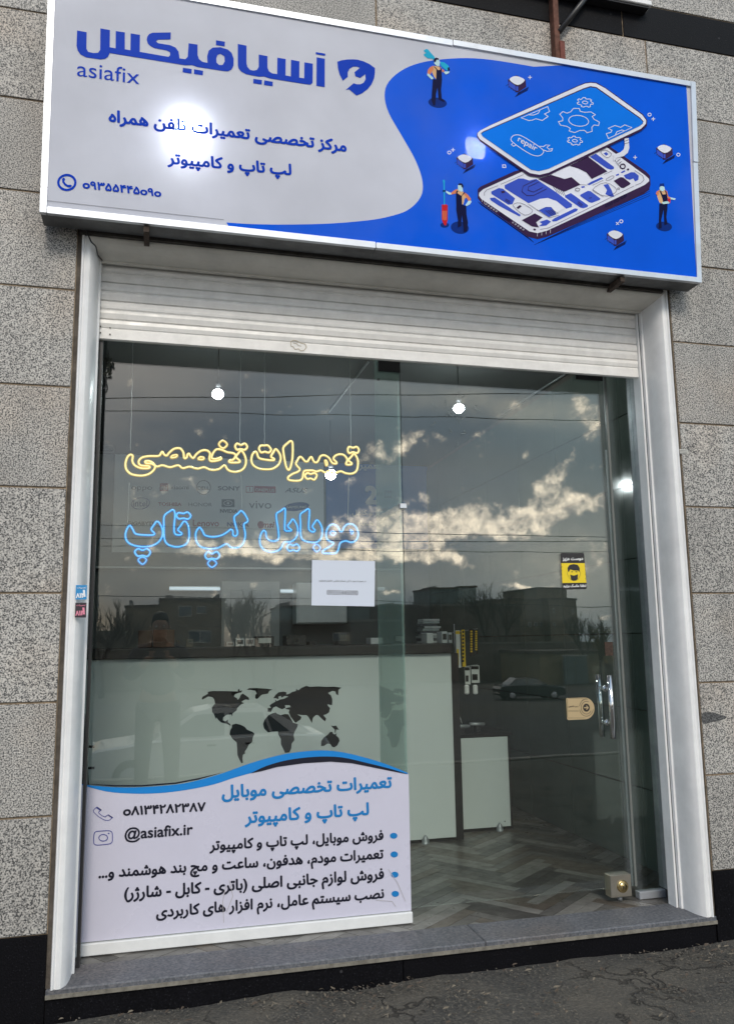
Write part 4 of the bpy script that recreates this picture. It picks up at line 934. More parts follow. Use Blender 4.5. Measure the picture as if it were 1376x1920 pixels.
# --- phone drawing
P = (880, 140, 3.931)
def pg(mb, layer, *polys):
    for a in polys: S.poly(T(P, a), layer, mb)
def rd_(pts, sub=3): return [(v.x, v.y) for v in smoothpts([(a, b, 0) for a, b in pts], True, sub)]
dark, white, blu, lin, scr, vio = MB(), MB(), MB(), MB(), MB(), MB()
pg(dark, 2, [(60,845),(80,825),(330,712),(420,690),(900,530),(1020,520),(1300,715),(1328,745),(1332,810),(1320,850),(1280,880),(570,1195),(500,1212),(430,1195),(90,950),(60,910)])
pg(white, 3, [(68,890),(72,870),(100,845),(420,700),(930,560),(990,535),(1010,535),(1290,740),(1320,768),(1322,785),(1290,812),(570,1150),(500,1168),(440,1155),(85,915)])
pg(blu, 4, [(258,815),(360,765),(395,765),(440,780),(490,768),(640,868),(755,955),(752,975),(712,988),(640,930),(575,908),(520,915),(435,948),(260,838)],
   [(158,862),(215,835),(245,840),(335,912),(315,955),(285,958),(162,880)], [(150,908),(185,905),(375,1033),(370,1046),(270,995),(215,965),(155,925)],
   [(515,1085),(570,1067),(600,1083),(565,1112),(510,1117),(535,1098)], [(605,1072),(625,1058),(775,985),(798,990),(790,1005),(640,1080),(612,1082)],
   [(705,890),(745,872),(872,962),(868,975),(838,985),(815,980),(703,903)], [(815,885),(870,856),(890,858),(962,912),(960,922),(900,945),(880,940),(815,895)],
   [(862,805),(970,755),(985,765),(880,815)], [(985,812),(1020,805),(1045,850),(1065,900),(1035,898),(1000,880),(1012,850)], [(1135,742),(1190,718),(1215,720),(1245,745),(1242,775),(1218,787),(1205,765),(1180,775),(1150,765)],
   [(885,605),(930,582),(1063,680),(1062,695),(1040,700),(1010,690)], [(820,825),(845,820),(850,830),(828,836)], [(1075,738),(1098,728),(1100,740),(1080,746)], [(1112,720),(1140,704),(1148,712),(1122,726)],
   [(510,1000),(560,975),(620,975),(638,1030),(585,1050)], [(988,580),(1005,570),(1022,585),(1005,598)])
pg(dark, 5, [(505,768),(600,738),(700,770),(750,755),(815,810),(700,862),(690,860)], [(740,672),(870,602),(1015,712),(900,768),(860,720),(800,690)], [(385,1072),(480,1022),(538,1052),(490,1088),(510,1125),(460,1118)], [(1062,782),(1110,755),(1130,757),(1185,800),(1180,810),(1135,835),(1115,832)],
   [(230,860),(255,855),(262,868),(240,874)], [(370,960),(385,968),(360,990),(345,980)], [(468,1138),(480,1132),(490,1142),(478,1150)])
pg(white, 6, [(600,738),(700,680),(760,682),(820,705),(860,740),(885,770),(910,780),(860,812),(815,808),(750,755),(700,768)], [(430,950),(520,915),(580,910),(640,935),(700,985),(660,1010),(640,1020),(600,975),(560,975),(505,1000)])
for p_ in ([(905,850),(1000,795),(1085,850),(1010,895)], [(320,965),(375,945),(465,1000),(405,1035)], [(965,570),(1000,555),(1045,585),(1010,612)], [(1005,770),(1050,745),(1062,757),(1020,780)]): S.stroke(rd_(T(P, p_)), .6, 6, dark, True)
for p_ in ([(110,893),(108,870),(125,850),(210,818)], [(230,808),(400,735)], [(1215,705),(1275,745),(1285,775),(1260,800),(1220,815)], [(520,1140),(580,1130),(700,1072),(1210,820)], [(990,735),(1050,708)], [(905,815),(985,778)], [(495,995),(590,1055),(660,1035)], [(1085,592),(1065,620),(1090,660),(1110,680)], [(910,848),(985,900)]):
    S.stroke(T(P, p_), .6, 6, dark)
S.ring(*T(P, [(1128, 675)])[0], 4.6, 4.2, 2.0, 6, dark); S.disc(*T(P, [(1167, 697)])[0], 2.2, 1.6, 6, dark); S.ring(*T(P, [(795, 846)])[0], 4.2, 2.8, .8, 6, dark); S.ring(*T(P, [(1097, 840)])[0], 2, 1.6, .7, 6, dark)
for p_ in ([(490,775),(395,820),(385,860),(420,890),(470,890),(570,840)], [(510,790),(435,825),(430,850),(470,865),(540,830)], [(265,915),(300,935)], [(262,925),(297,945)], [(800,935),(835,962)], [(795,945),(828,970)], [(880,910),(900,905)]): S.stroke(T(P, p_), .9, 6, dark)
for k in range(5): S.stroke(T(P, [(615+k*16, 825+k*4), (645+k*16, 868+k*8)]), .7, 4, vio)
for k in range(4): S.stroke(T(P, [(560+k*16, 1000-k*2), (610+k*14, 1040-k*6)]), .8, 6, dark)
# connector hose
pg(white, 7, [(1140,468),(1172,468),(1176,540),(1165,575),(1135,600),(1085,612),(1060,640),(1060,590),(1110,572),(1135,550),(1142,520)])
for a in ([(1138,492),(1174,478)], [(1138,510),(1174,500)], [(1085,640),(1110,620)], [(1095,655),(1120,640)]): S.stroke(T(P, a), .8, 8, dark)
# lifted screen
pg(dark, 9, [(55,432),(75,412),(150,372),(800,80),(850,60),(890,54),(935,58),(1000,95),(1275,290),(1308,335),(1305,375),(1265,412),(585,740),(515,757),(440,745),(375,700),(75,490),(52,455)])
pg(white, 10, [(60,430),(78,412),(150,375),(800,86),(850,66),(890,60),(930,64),(998,100),(1270,296),(1300,335),(1298,362),(1262,398),(582,722),(515,738),(445,726),(380,685),(75,475),(58,448)])
pg(dark, 11, [(84,430),(100,418),(840,100),(890,84),(935,92),(1258,318),(1280,345),(1275,362),(1250,380),(580,694),(510,711),(452,700),(95,452)])
pg(scr, 12, [(86,436),(102,424),(840,108),(890,93),(932,100),(1254,324),(1276,348),(1270,364),(1248,380),(580,694),(510,711),(452,700),(97,454)])
def gear(cx, cy, r, teeth=8, a0_=0.2, hole=.42, clip=None):
    o = []
    for k in range(teeth):
        for dr_, da in ((1, -.26), (1, .06), (.78, .13), (.78, .46)):
            a = a0_+2*math.pi*(k+da)/teeth; rr = r*dr_
            x, y_ = rr*math.cos(a), rr*math.sin(a); o.append((cx+x*1.0+.0*y_, cy+.60*y_+.08*x))
    if clip: o = [p_ for p_ in o if clip(p_)]
    S.stroke(T(P, o), 1.25, 13, lin, True)
    h = [(cx+r*hole*1.15*math.cos(t)*1.0, cy+r*hole*(.62*math.sin(t)+.10*math.cos(t))) for t in [2*math.pi*i/24 for i in range(24)]]
    if clip: h = [p_ for p_ in h if clip(p_)]
    S.stroke(T(P, h), 1.25, 13, lin, not clip)
gear(803, 340, 152, 7); gear(850, 205, 60, 7, hole=.28); gear(775, 487, 56, 7, hole=.28)
for p_ in ([(380,318),(575,235),(588,272),(552,290),(578,308),(535,338),(488,325),(462,335),(435,338)], [(1022,470),(1006,435),(1040,425),(1048,410),(1020,395),(1070,375),(1112,388),(1142,370),(1195,390)]): S.stroke(T(P, p_), 1.25, 13, lin, True)
S.stroke(T(P, [(430,295),(470,298),(505,285),(518,262)]), 1.25, 13, lin); S.stroke(T(P, [(1072,445),(1085,420),(1120,408),(1145,415)]), 1.25, 13, lin)
S.stroke(rd_(T(P, [(305,470),(330,446),(375,448),(450,490),(530,545),(545,570),(520,595),(480,597),(420,570),(320,500)])), 1.25, 13, lin, True)
S.stroke(T(P, [(318,505),(308,515),(325,528),(345,515)]), 1.25, 13, lin)
S.stroke(T(P, [(515,528),(545,530),(560,518),(590,520),(570,535),(585,550),(610,545),(605,562),(570,565),(545,555)]), 1.25, 13, lin)
text(S, 'repair', T(P, [(352, 488)])[0], T(P, [(490, 565)])[0], lin, 13, .01, .95)
# hatching under the phone
for k in range(34): a = (62+k*11.5, 935+k*8.2); S.stroke(T(P, [(a[0], a[1]), (a[0]+30, a[1]+30)]), .75, 2, vio)
for k in range(4): S.stroke(T(P, [(560-k*28, 1212+k*14), (1328, 842+k*16)]), .7, 2, vio)
for k in range(5): S.ring(*T(P, [(122+k*19, 955+k*13)])[0], 1.5, 1.2, .5, 6, lin, 8); S.ring(*T(P, [(320+k*19, 1090+k*13)])[0], 1.5, 1.2, .5, 6, lin, 8)
S.stroke(rd_(T(P, [(232,1022),(295,1065),(290,1075),(228,1035)])), 1.2, 6, vio, True)
for a in ([(1000,962),(1050,940),(1053,952),(1003,973)], [(1062,932),(1100,912),(1103,924),(1065,943)], [(1115,903),(1152,885),(1155,896),(1118,913)]): S.stroke(T(P, a), .9, 6, vio, True)
for k in range(6): x = 92+k*18 if k < 2 else 435+k*32; yv = 925+k*12 if k < 2 else 1170-(k-3)*8; S.stroke(T(P, [(x, yv-14), (x, yv+14)]), .6, 6, lin)
# small chips, marks
def chip(cx, cy, s=1.0):
    f = lambda L: [(cx+a*s, cy+b*s) for a, b in L]
    S.poly(f([(-17,-4),(-1,-12),(16,-3),(17,10),(2,20),(-1,20),(-16,9)]), 2, dark)
    S.poly(f([(-15.5,-1),(-3,8),(-3,17),(-15.5,8.5)]), 3, blu); S.poly(f([(-2,9),(2,9),(2,17.5),(-2,17)]), 3, blu)
    S.poly(rd_(f([(-14.5,-4),(-2,-10.5),(14.5,-3),(1,6.5)]), 3), 4, white)
    for k in range(6): S.stroke(f([(-21+k*4.4, 8+k*3.0), (-15+k*4.4, 4+k*3.2)]), .7, 2, vio)
    for k in range(5): S.stroke(f([(2+k*-1.5, 21+k*1.9), (22-k*.6, 10+k*1.6)]), .7, 2, vio)
chip(969, 153); chip(871, 299, .92); chip(1245, 281, .92); chip(1153, 442, .95)
def plus(x, y, r=3.6, rot=0):
    c, s = math.cos(rot)*r, math.sin(rot)*r; S.stroke([(x-c, y-s), (x+c, y+s)], 1.4, 2, lin); S.stroke([(x+s, y-c), (x-s, y+c)], 1.4, 3, lin)
for a in ((993, 145), (849, 281), (1224, 223), (1190, 295)): plus(*a)
plus(1157, 419, 3.6, .7)
for x, y in ((842, 286), (1217, 215), (1271, 290), (1164, 415)): S.ring(x, y, 3, 2.8, 1.4, 2, lin, 14)
S.stroke([(942, 309), (947, 309), (948, 314), (942, 314)], 1.4, 2, lin, True)
for mb_, n_, m_ in ((dark, 'dark', S_DARK), (white, 'white', S_LINE), (blu, 'blue', S_VIO), (lin, 'lines', S_LINE), (scr, 'screen', S_SCREEN), (vio, 'hatching', S_NAVY)): mb_.done('phone_drawing_'+n_, m_, sn)['kind'] = 'stuff'
# --- printed workers
shd, nav, org, skn, pal, cya, red = (MB() for _ in range(7))
W1 = (780, 80, 5.733)
def wp(o, mb, layer, *polys):
    for a in polys: S.poly(T(o, a), layer, mb)
S.disc(*T(W1, [(230, 645)])[0], 17.5, 9.5, 2, shd, 20, .12)
wp(W1, cya, 2, [(80,85),(105,68),(125,70),(155,105),(200,155),(195,190),(170,172),(125,168),(85,140),(82,122),(110,112),(90,98)], [(258,205),(300,212),(345,245),(362,280),(345,305),(310,285),(270,250)])
wp(W1, nav, 3, [(180,390),(215,395),(218,290),(185,250),(205,262),(235,295),(262,290),(250,250),(272,285),(278,400),(268,510),(275,600),(308,625),(300,638),(240,610),(230,480),(215,545),(205,670),(185,675),(165,620),(170,520)], [(338,268),(355,262),(362,290),(350,305),(340,295)])
wp(W1, org, 3, [(180,248),(150,262),(125,295),(120,328),(150,345),(168,310),(188,290)], [(275,280),(300,295),(302,310),(278,318)])
wp(W1, skn, 2, [(180,248),(235,255),(265,262),(272,300),(225,300),(222,380),(212,390),(195,370),(170,318)])
wp(W1, pal, 4, [(120,328),(118,350),(165,395),(185,388),(182,375),(150,345)], [(195,205),(215,182),(245,180),(256,210),(250,250),(225,252),(195,225)], [(295,318),(312,308),(360,310),(350,328),(320,342)])
wp(W1, nav, 5, [(190,200),(192,172),(215,160),(240,168),(243,185),(220,182),(208,210)])
W2 = (810, 260, 9.173)
S.disc(*T(W2, [(475, 1530)])[0], 17, 11.5, 2, shd, 20, .15); S.disc(*T(W2, [(215, 1485)])[0], 8, 4.8, 2, shd)
wp(W2, cya, 3, [(182,720),(198,702),(220,725),(215,765),(218,1140),(202,1145),(192,765)]); wp(W2, red, 3, [(165,1135),(240,1128),(268,1145),(265,1400),(240,1490),(215,1495),(180,1430),(165,1380)])
wp(W2, org, 4, [(175,1240),(188,1240),(190,1400),(180,1395)], [(205,1240),(220,1240),(222,1405),(206,1405)], [(238,1240),(250,1240),(245,1400),(236,1400)])
wp(W2, nav, 4, [(410,920),(430,890),(450,900),(430,935),(500,985),(545,920),(570,925),(510,985),(515,1130),(585,1160),(590,1300),(615,1440),(600,1590),(545,1605),(535,1500),(510,1300),(500,1500),(440,1530),(445,1400),(415,1230)], [(182,885),(230,885),(225,912),(185,910)])
wp(W2, org, 3, [(435,862),(380,885),(325,930),(330,960),(415,940)], [(560,925),(610,960),(665,1030),(660,1070),(620,1068),(590,1010),(545,960)])
wp(W2, skn, 3, [(430,870),(540,915),(590,1010),(560,1030),(535,1130),(500,1130),(500,980),(425,935)])
wp(W2, pal, 4, [(235,893),(325,932),(332,962),(285,960),(240,925)], [(622,1068),(665,1065),(678,1085),(645,1130),(590,1160),(570,1140)], [(440,800),(490,790),(520,830),(530,900),(500,915),(445,880)])
wp(W2, nav, 5, [(445,785),(470,765),(515,770),(538,810),(530,850),(505,830),(500,800),(460,800)])
W3 = (1110, 200, 6.857)
S.disc(*T(W3, [(920, 1540)])[0], 15, 9, 2, shd, 20, .1)
wp(W3, nav, 3, [(862,1080),(880,1085),(905,1130),(945,1125),(930,1075),(945,1080),(962,1130),(965,1300),(950,1420),(965,1510),(925,1525),(915,1320),(885,1450),(890,1560),(850,1570),(855,1450),(860,1250),(910,1240),(900,1180)])
wp(W3, org, 3, [(930,1065),(960,1090),(975,1155),(1005,1165),(1000,1190),(965,1175)], [(860,1070),(825,1090),(815,1120),(840,1150),(855,1110)])
wp(W3, skn, 2, [(860,1070),(930,1065),(950,1130),(905,1135),(912,1225),(890,1250),(860,1230),(830,1150)])
wp(W3, pal, 4, [(890,1228),(955,1215),(990,1225),(985,1245),(905,1252)], [(1000,1165),(1070,1180),(1060,1200),(1000,1190)], [(862,1040),(885,1018),(925,1030),(930,1070),(900,1090),(865,1070)])
wp(W3, shd, 4, [(866,1030),(868,990),(920,985),(925,1035),(900,1020)]); wp(W3, red, 4, [(965,1185),(1005,1175),(1000,1240),(975,1240)])
for mb, nm, m in ((shd, 'shadow_print', S_SHAD), (nav, 'worker_print_navy', S_NAVY), (org, 'worker_print_orange', S_ORANGE), (skn, 'worker_print_tan', S_SKIN), (pal, 'worker_print_pale', S_PALE), (cya, 'worker_print_cyan', S_CYAN), (red, 'worker_print_red', S_RED)):
    mb.done(nm, m, sn)['kind'] = 'stuff'
# the two lit lamps inside the box
for px, py, w, hs in ((352, 236, 170, .050), (897, 268, 190, .046)):
    p = S.p(px, py, 0); cy = p.y+.034; pts = []
    for a_ in range(4):
        for k in range(5):
            t_ = (a_*90+k*22.5)*math.pi/180; sx, sz = (1, 1, -1, -1)[(a_+0) % 4], (1, 1, -1, -1)[(a_+3) % 4]
            sx, sz = ((1, 1), (-1, 1), (-1, -1), (1, -1))[a_]; pts.append((p.x+sx*hs*.6+hs*.4*math.cos(t_), p.z+sz*hs*.6+hs*.4*math.sin(t_)))
    n_ = len(pts); V = [(x, cy, z) for x, z in pts]+[(x, cy+.012, z) for x, z in pts]
    mesh_obj('lamp_module', V, [list(range(n_)), [n_+i for i in range(n_)][::-1]]+[[i, (i+1) % n_, n_+(i+1) % n_, n_+i] for i in range(n_)], mat('sign_lamp_glow_%d' % w, (.8, .8, .8), .4, emit=(.86, .91, 1), es=w), sn)

# ================================================================== AIR CONDITIONER BRACKET, upper right
ab = thing('wall_bracket', 'rusty steel wall bracket with diagonal brace on the black band above the sign', 'bracket')
p0, p1 = at(1040, 60, -.02), at(1047, 112, -.02)
box('upright', p0.x-.016, p0.x+.012, -.045, -.001, p1.z-.10, p0.z+.50, M_RUST, ab, .002)
box('upright_foot', p1.x-.006, p1.x+.020, -.052, -.0455, p1.z-.08, p1.z+.08, mat('red_oxide', (.16, .035, .02), .7, noise=(30, .4)), ab, .001)
tube('brace', [Vector((p0.x+.01, -.04, at(1042, 62, -.03).z)), Vector((p0.x+.30, -.04, at(1042, 62, -.03).z+.40))], .014, M_DARK, ab, 6)
lg = thing('window_ledge', 'short white stone ledge above the black band at the top right', 'ledge')
pa = at(1222, 10, -.06)
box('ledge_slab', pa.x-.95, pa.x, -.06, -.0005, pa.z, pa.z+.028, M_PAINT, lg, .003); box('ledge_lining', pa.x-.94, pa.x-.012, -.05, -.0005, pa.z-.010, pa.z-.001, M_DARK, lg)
# loose cables at the upper left corner
M_CAB = mat('black_cable', (.012, .012, .012), .5)
def cable(pts, y, r, label, grp=None):
    w = smoothpts([at(a, b, yy) for (a, b), yy in zip(pts, y)], False, 6); o = tube('cable', w, r, M_CAB, None, 6); return tag(o, label, 'cable', grp)
cable([(163, 432), (171, 452), (180, 462), (184, 478), (192, 488)], [-.03, -.035, -.02, .04, .12], .0028, 'short black cable crossing the upper left corner of the door surround')
cable([(187, 655), (190, 690), (199, 712), (198, 726), (183, 732)], [.25, .27, .27, .27, .25], .003, 'looped black cable hanging at the upper left of the glass')
pl = thing('dried_sprig', 'dried dark leafy sprig hanging at the upper left corner of the glass', 'plant')
rd = random.Random(2); a = at(203, 668, .27)
tube('stem', [a+Vector((0, 0, .03)), a, a+Vector((.008, .0, -.05)), a+Vector((.004, 0, -.075))], .002, M_CAB, pl, 5)
for i in range(16):
    c = a+Vector((rd.uniform(-.012, .022), rd.uniform(-.008, .008), rd.uniform(-.075, .0))); ang = rd.uniform(-1.2, .4); l = rd.uniform(.016, .028); w = l*.28
    dv = Vector((math.sin(ang), rd.uniform(-.3, .3), -math.cos(ang))); sv = dv.cross(Vector((0, 1, .3))).normalized()*w
    mesh_obj('leaf', [c, c+dv*l*.5+sv, c+dv*l, c+dv*l*.5-sv, c+dv*l*.5+Vector((0, .004, 0))], [[0, 1, 4], [1, 2, 4], [2, 3, 4], [3, 0, 4]], mat('dried_leaf', (.03, .035, .025), .7), pl)

# ================================================================== INSIDE THE SHOP
ct = thing('counter', 'long shop counter with dark top and pale glossy front showing a black world map', 'counter')
yc = 1.61
a, b = at(845, 1225, yc), at(845, 1575, yc); xr = a.x; zt = at(845, 1224, yc-.03).z; zb = FZ+.02
X0C = X0I+.03
ztop = at(845, 1206, yc-.03).z
box('countertop', X0C, at(848, 1215, yc-.03).x, yc-.03, yc+.55, zt, ztop, M_COUNTER, ct, .002)
xs = [X0C, at(717, 1400, yc).x, xr]
box('front_panel', xs[0], xs[1]-.002, yc, yc+.008, zb, zt-.003, M_FROST, ct, .001); box('front_panel', xs[1]+.001, xs[2], yc, yc+.008, zb, zt-.003, M_FROST, ct, .001)
box('end_panel', xr+.002, xr+.05, yc+.004, yc+.53, FZ, zt-.003, M_COUNTER, ct); box('carcass', X0C+.01, xr, yc+.010, yc+.52, FZ+.002, zt-.004, M_COUNTER, ct)
for px in (797,): p = at(px, 1572, yc-.02); lathe('foot', [(.022, 0), (.022, .018), (.012, .04), (.004, .05)], (p.x, yc-.025, FZ+.001), M_ALUD, ct, 14)
q = MB(); MP = (360, 1270, 4.587); MS = Sheet(y=yc-.0005, step=.0006)
CONT = [[(85,180),(95,165),(140,140),(135,125),(180,117),(300,118),(395,122),(398,103),(410,100),(412,118),(435,110),(425,130),(400,135),(372,145),(362,165),(390,180),(392,195),(410,178),(420,150),(440,140),(470,160),(490,175),(493,195),(460,190),(425,210),(450,222),(420,235),(390,265),(385,285),(350,310),(348,338),(340,320),(300,322),(270,345),(268,370),(290,378),(312,362),(310,385),(328,400),(335,418),(300,400),(255,390),(230,370),(212,345),(205,360),(190,315),(175,300),(172,260),(200,225),(193,190),(175,170),(140,165),(105,185),(90,192)],
 [(470,107),(495,93),(560,92),(650,98),(692,105),(665,118),(655,140),(600,150),(575,175),(560,188),(545,180),(545,150),(560,140),(545,115),(500,108)],
 [(345,408),(380,398),(420,408),(455,425),(475,450),(520,468),(540,485),(525,515),(520,555),(490,580),(475,610),(455,640),(460,655),(440,665),(435,700),(440,735),(425,738),(410,710),(392,670),(390,620),(385,560),(350,530),(325,490),(330,455),(345,430)],
 [(660,325),(690,310),(720,302),(735,315),(765,325),(800,315),(830,318),(845,345),(870,390),(912,403),(905,430),(880,475),(875,500),(882,540),(858,570),(855,610),(838,645),(800,648),(785,615),(765,575),(765,530),(742,490),(740,465),(690,468),(655,475),(620,440),(612,400),(625,365)],
 [(668,240),(690,225),(720,208),(715,190),(730,205),(760,190),(790,185),(830,165),(800,160),(770,175),(765,160),(745,165),(745,190),(725,180),(700,180),(720,150),(745,128),(790,122),(815,130),(810,148),(840,140),(860,125),(895,118),(895,98),(915,112),(940,92),(985,72),(1010,82),(1080,78),(1160,82),(1220,80),(1285,88),(1260,108),(1258,155),(1240,145),(1232,120),(1205,118),(1170,135),(1195,155),(1208,190),(1205,240),(1180,235),(1165,230),(1170,245),(1188,265),(1180,300),(1155,318),(1130,325),(1155,355),(1145,380),(1115,355),(1085,325),(1065,325),(1040,350),(1032,395),(1005,345),(985,325),(945,325),(905,318),(942,340),(935,362),(890,392),(850,340),(832,300),(840,280),(800,270),(818,262),(850,255),(840,240),(800,240),(805,262),(775,275),(745,262),(725,250),(700,260),(690,275),(680,298),(652,295),(652,265),(680,262),(672,250)],
 [(1112,548),(1135,515),(1165,495),(1190,468),(1208,470),(1215,488),(1232,490),(1245,478),(1240,500),(1262,520),(1270,545),(1250,585),(1225,602),(1205,598),(1190,575),(1165,570),(1135,590),(1110,592)],
 [(1195,415),(1215,418),(1240,415),(1250,430),(1265,452),(1240,448),(1235,478),(1228,475),(1228,450),(1210,432)]]
for c in CONT: MS.poly(T(MP, c), 0, q)
q.done('world_map', mat('map_black', (.004, .004, .004), .4, spec=.15), ct)
# the low cabinet right of the counter
lc = thing('low_cabinet', 'low black cabinet with pale glossy door right of the counter end', 'cabinet'); yl = 1.78
a, b = at(850, 1384, yl), at(951, 1382, yl); z1 = at(900, 1383, yl).z
box('carcass', a.x-.012, b.x+.02, yl+.010, yl+.42, FZ+.001, z1+.004, M_COUNTER, lc); box('cabinet_top', a.x-.02, b.x+.03, yl-.005, yl+.43, z1+.005, z1+.025, M_COUNTER, lc)
box('door_panel', a.x+.003, b.x, yl, yl+.008, FZ+.02, z1, M_FROST, lc, .001)
p = at(934, 1548, yl); lathe('foot', [(.022, 0), (.022, .018), (.012, .04), (.004, .05)], (p.x, yl-.022, FZ+.001), M_ALUD, lc, 14)
for px, py in ((862, 1545), (946, 1540), (862, 1392)): p = at(px, py, yl-.001); lathe('screw', [(.004, -.002), (.004, .001)], p, M_DARK, lc, 8, 'Y')
# metal tool bars on the cabinet
for i, (x0, x1, yy, lab) in enumerate(((848, 880, 1362, 'left small metal roller on the low cabinet'), (880, 908, 1358, 'right small metal roller on the low cabinet'))):
    a, b = at(x0, yy, 1.86), at(x1, yy, 1.86); t_ = thing('desk_tool', lab, 'tool', 'metal rollers on the low cabinet')
    tube('bar', [a, b], .012, M_ALUD, t_, 10); box('stand', (a.x+b.x)/2-.015, (a.x+b.x)/2+.015, 1.84, 1.88, z1+.026, a.z-.011, M_DARK, t_)
# accessory rack with hanging packs
yk = 1.95
rk = thing('display_rack', 'thin metal rack of hanging accessories beyond the counter end', 'rack')
tp = at(856, 1170, yk)
tube('post', [Vector((tp.x, yk+.05, z1+.026)), Vector((tp.x, yk+.05, tp.z))], .004, M_ALUD, rk, 6)
for py in (1183, 1250): a, b = at(848, py+3, yk), at(895, py-4, yk); tube('crossbar', [a, b], .003, M_ALUD, rk, 6)
PKC = {'y': (.75, .50, .02), 'w': (.62, .64, .62), 'k': (.012, .012, .012)}
for i, (x0, x1, y0_, y1_, c, top, lab) in enumerate([(853, 863, 1182, 1252, 'w', 'y', 'long white hanging pack with yellow head on the rack'), (864, 872, 1181, 1250, 'y', 'k', 'long yellow hanging pack with black lettering on the rack'),
      (878, 889, 1180, 1230, 'k', 'y', 'black hanging pack in the middle of the rack'), (890, 895, 1180, 1226, 'k', 'y', 'narrow black and yellow hanging pack at the right of the rack'),
      (845, 858, 1255, 1281, 'w', 'k', 'short white pack at the lower left of the rack'), (870, 881, 1250, 1283, 'w', 'k', 'white and black pack in the lower middle of the rack'), (882, 898, 1248, 1280, 'w', 'k', 'white pack with printed picture at the lower right of the rack')]):
    a, b = at(x0, y0_, yk), at(x1, y1_, yk); t_ = thing('hanging_pack', lab, 'package')
    box('card', a.x, b.x, yk-.012, yk, b.z, a.z, mat('pack_'+c, PKC[c], .4), t_, .001)
    s = Sheet(y=yk-.0125); q = MB(); n = 9
    if c == 'y' or c == 'k':
        for k in range(n): yy = y0_+4+(y1_-y0_-8)*k/n; S0 = (x0+x1)/2; s.stroke([(S0-1.8, yy), (S0+1.8, yy)], (y1_-y0_)/n*.55, 1, q)
    else:
        s.poly([(x0+1, y0_+1), (x1-1, y0_+1), (x1-1, y0_+7), (x0+1, y0_+7)], 1, q); s.poly([(x0+3, (y0_+y1_)/2), (x1-3, (y0_+y1_)/2), (x1-3, y1_-5), (x0+3, y1_-5)], 1, q)
    q.done('print', mat('pack_'+top, PKC[top], .4), t_)
for i, x0 in enumerate((870, 886)):
    a = at(x0, 1284, yk-.02); b = at(x0+9, 1302, yk-.02); tag(box('earbud_case', a.x, b.x, yk-.035, yk-.01, b.z, a.z, M_WHITEP, None, .008), ('left' if i == 0 else 'right')+' white earbud case hanging below the rack', 'earbud case')
tube('hanging_cord', [at(858, 1302, yk-.02), at(861, 1340, yk-.02), at(866, 1357, yk-.02)], .0022, M_WHITEP, rk, 5)
# things standing on the counter
def cbox(name, px0, px1, pytop, y, dep, col, label, cat, rough=.5, face=None, group=None):
    a, b = at(px0, pytop, y), at(px1, pytop, y); t_ = thing(name, label, cat, group)
    box('body', a.x, b.x, y, y+dep, ztop+.001, max(a.z, ztop+.02), mat('c_%s_%d' % (name, px0), col, rough, noise=(30, .15)), t_, .002)
    if face:
        h = max(a.z, ztop+.02)-ztop
        box('face_print', a.x+(b.x-a.x)*.15, b.x-(b.x-a.x)*.15, y-.0015, y-.0003, ztop+h*.3, ztop+h*.8, mat('f_%s_%d' % (name, px0), face, .4), t_)
cbox('cardboard_box', 260, 286, 1182, 1.80, .2, (.05, .02, .010), 'reddish brown box at the left of the countertop', 'box')
cbox('cardboard_box', 288, 328, 1181, 1.80,   .2, (.07, .03, .014), 'larger brown box beside the reddish one on the countertop', 'box')
cbox('speaker', 332, 337, 1200, 1.80, .1, (.015, .015, .015), 'narrow black upright speaker on the countertop', 'speaker')
cbox('photo_frame', 350, 363, 1198, 1.78, .02, (.10, .09, .07), 'small dark picture frame on the countertop', 'picture frame', .3, (.05, .05, .04))
cbox('small_box', 425, 440, 1204, 1.75, .1, (.35, .36, .36), 'low pale box left of the small boxes row', 'box', .5, (.05, .05, .05))
cbox('small_box', 442, 459, 1197, 1.75, .1, (.45, .46, .46), 'pale small box with a dark print in the middle of the countertop', 'box', .5, (.06, .06, .06))
cbox('small_box', 460, 478, 1197, 1.75, .1, (.33, .33, .33), 'grey small box next to the pale one', 'box', .5, (.08, .08, .08))
cbox('small_box', 480, 514, 1193, 1.78, .12, (.02, .02, .02), 'black box with a pale label panel on the countertop', 'box', .4, (.45, .46, .44))
cbox('router', 537, 574, 1191, 1.78, .15, (.012, .012, .012), 'black router shaped device on the countertop', 'router', .3)
cbox('desk_phone', 580, 592, 1203, 1.78, .1, (.015, .015, .015), 'small black dome shaped device on the countertop', 'device')
cbox('card_reader', 634, 658, 1186, 1.80, .15, (.02, .02, .02), 'black electronic device with knobs on the countertop', 'device', .4, (.08, .07, .05))
cbox('white_box', 695, 718, 1196, 1.78, .12, (.50, .52, .54), 'white low box near the glass fin on the countertop', 'box')
cbox('white_box', 800, 812, 1187, 1.78, .12, (.5, .52, .52), 'white pack standing at the right end of the countertop', 'box')
cbox('white_box', 828, 838, 1184, 1.72, .1, (.42, .45, .46), 'grey white pack at the counter corner', 'box', .5, (.02, .02, .02))
cbox('white_box', 840, 847, 1186, 1.72, .1, (.3, .33, .34), 'narrow grey pack at the very corner of the counter', 'box', .5, (.02, .02, .02))
rd = random.Random(9)
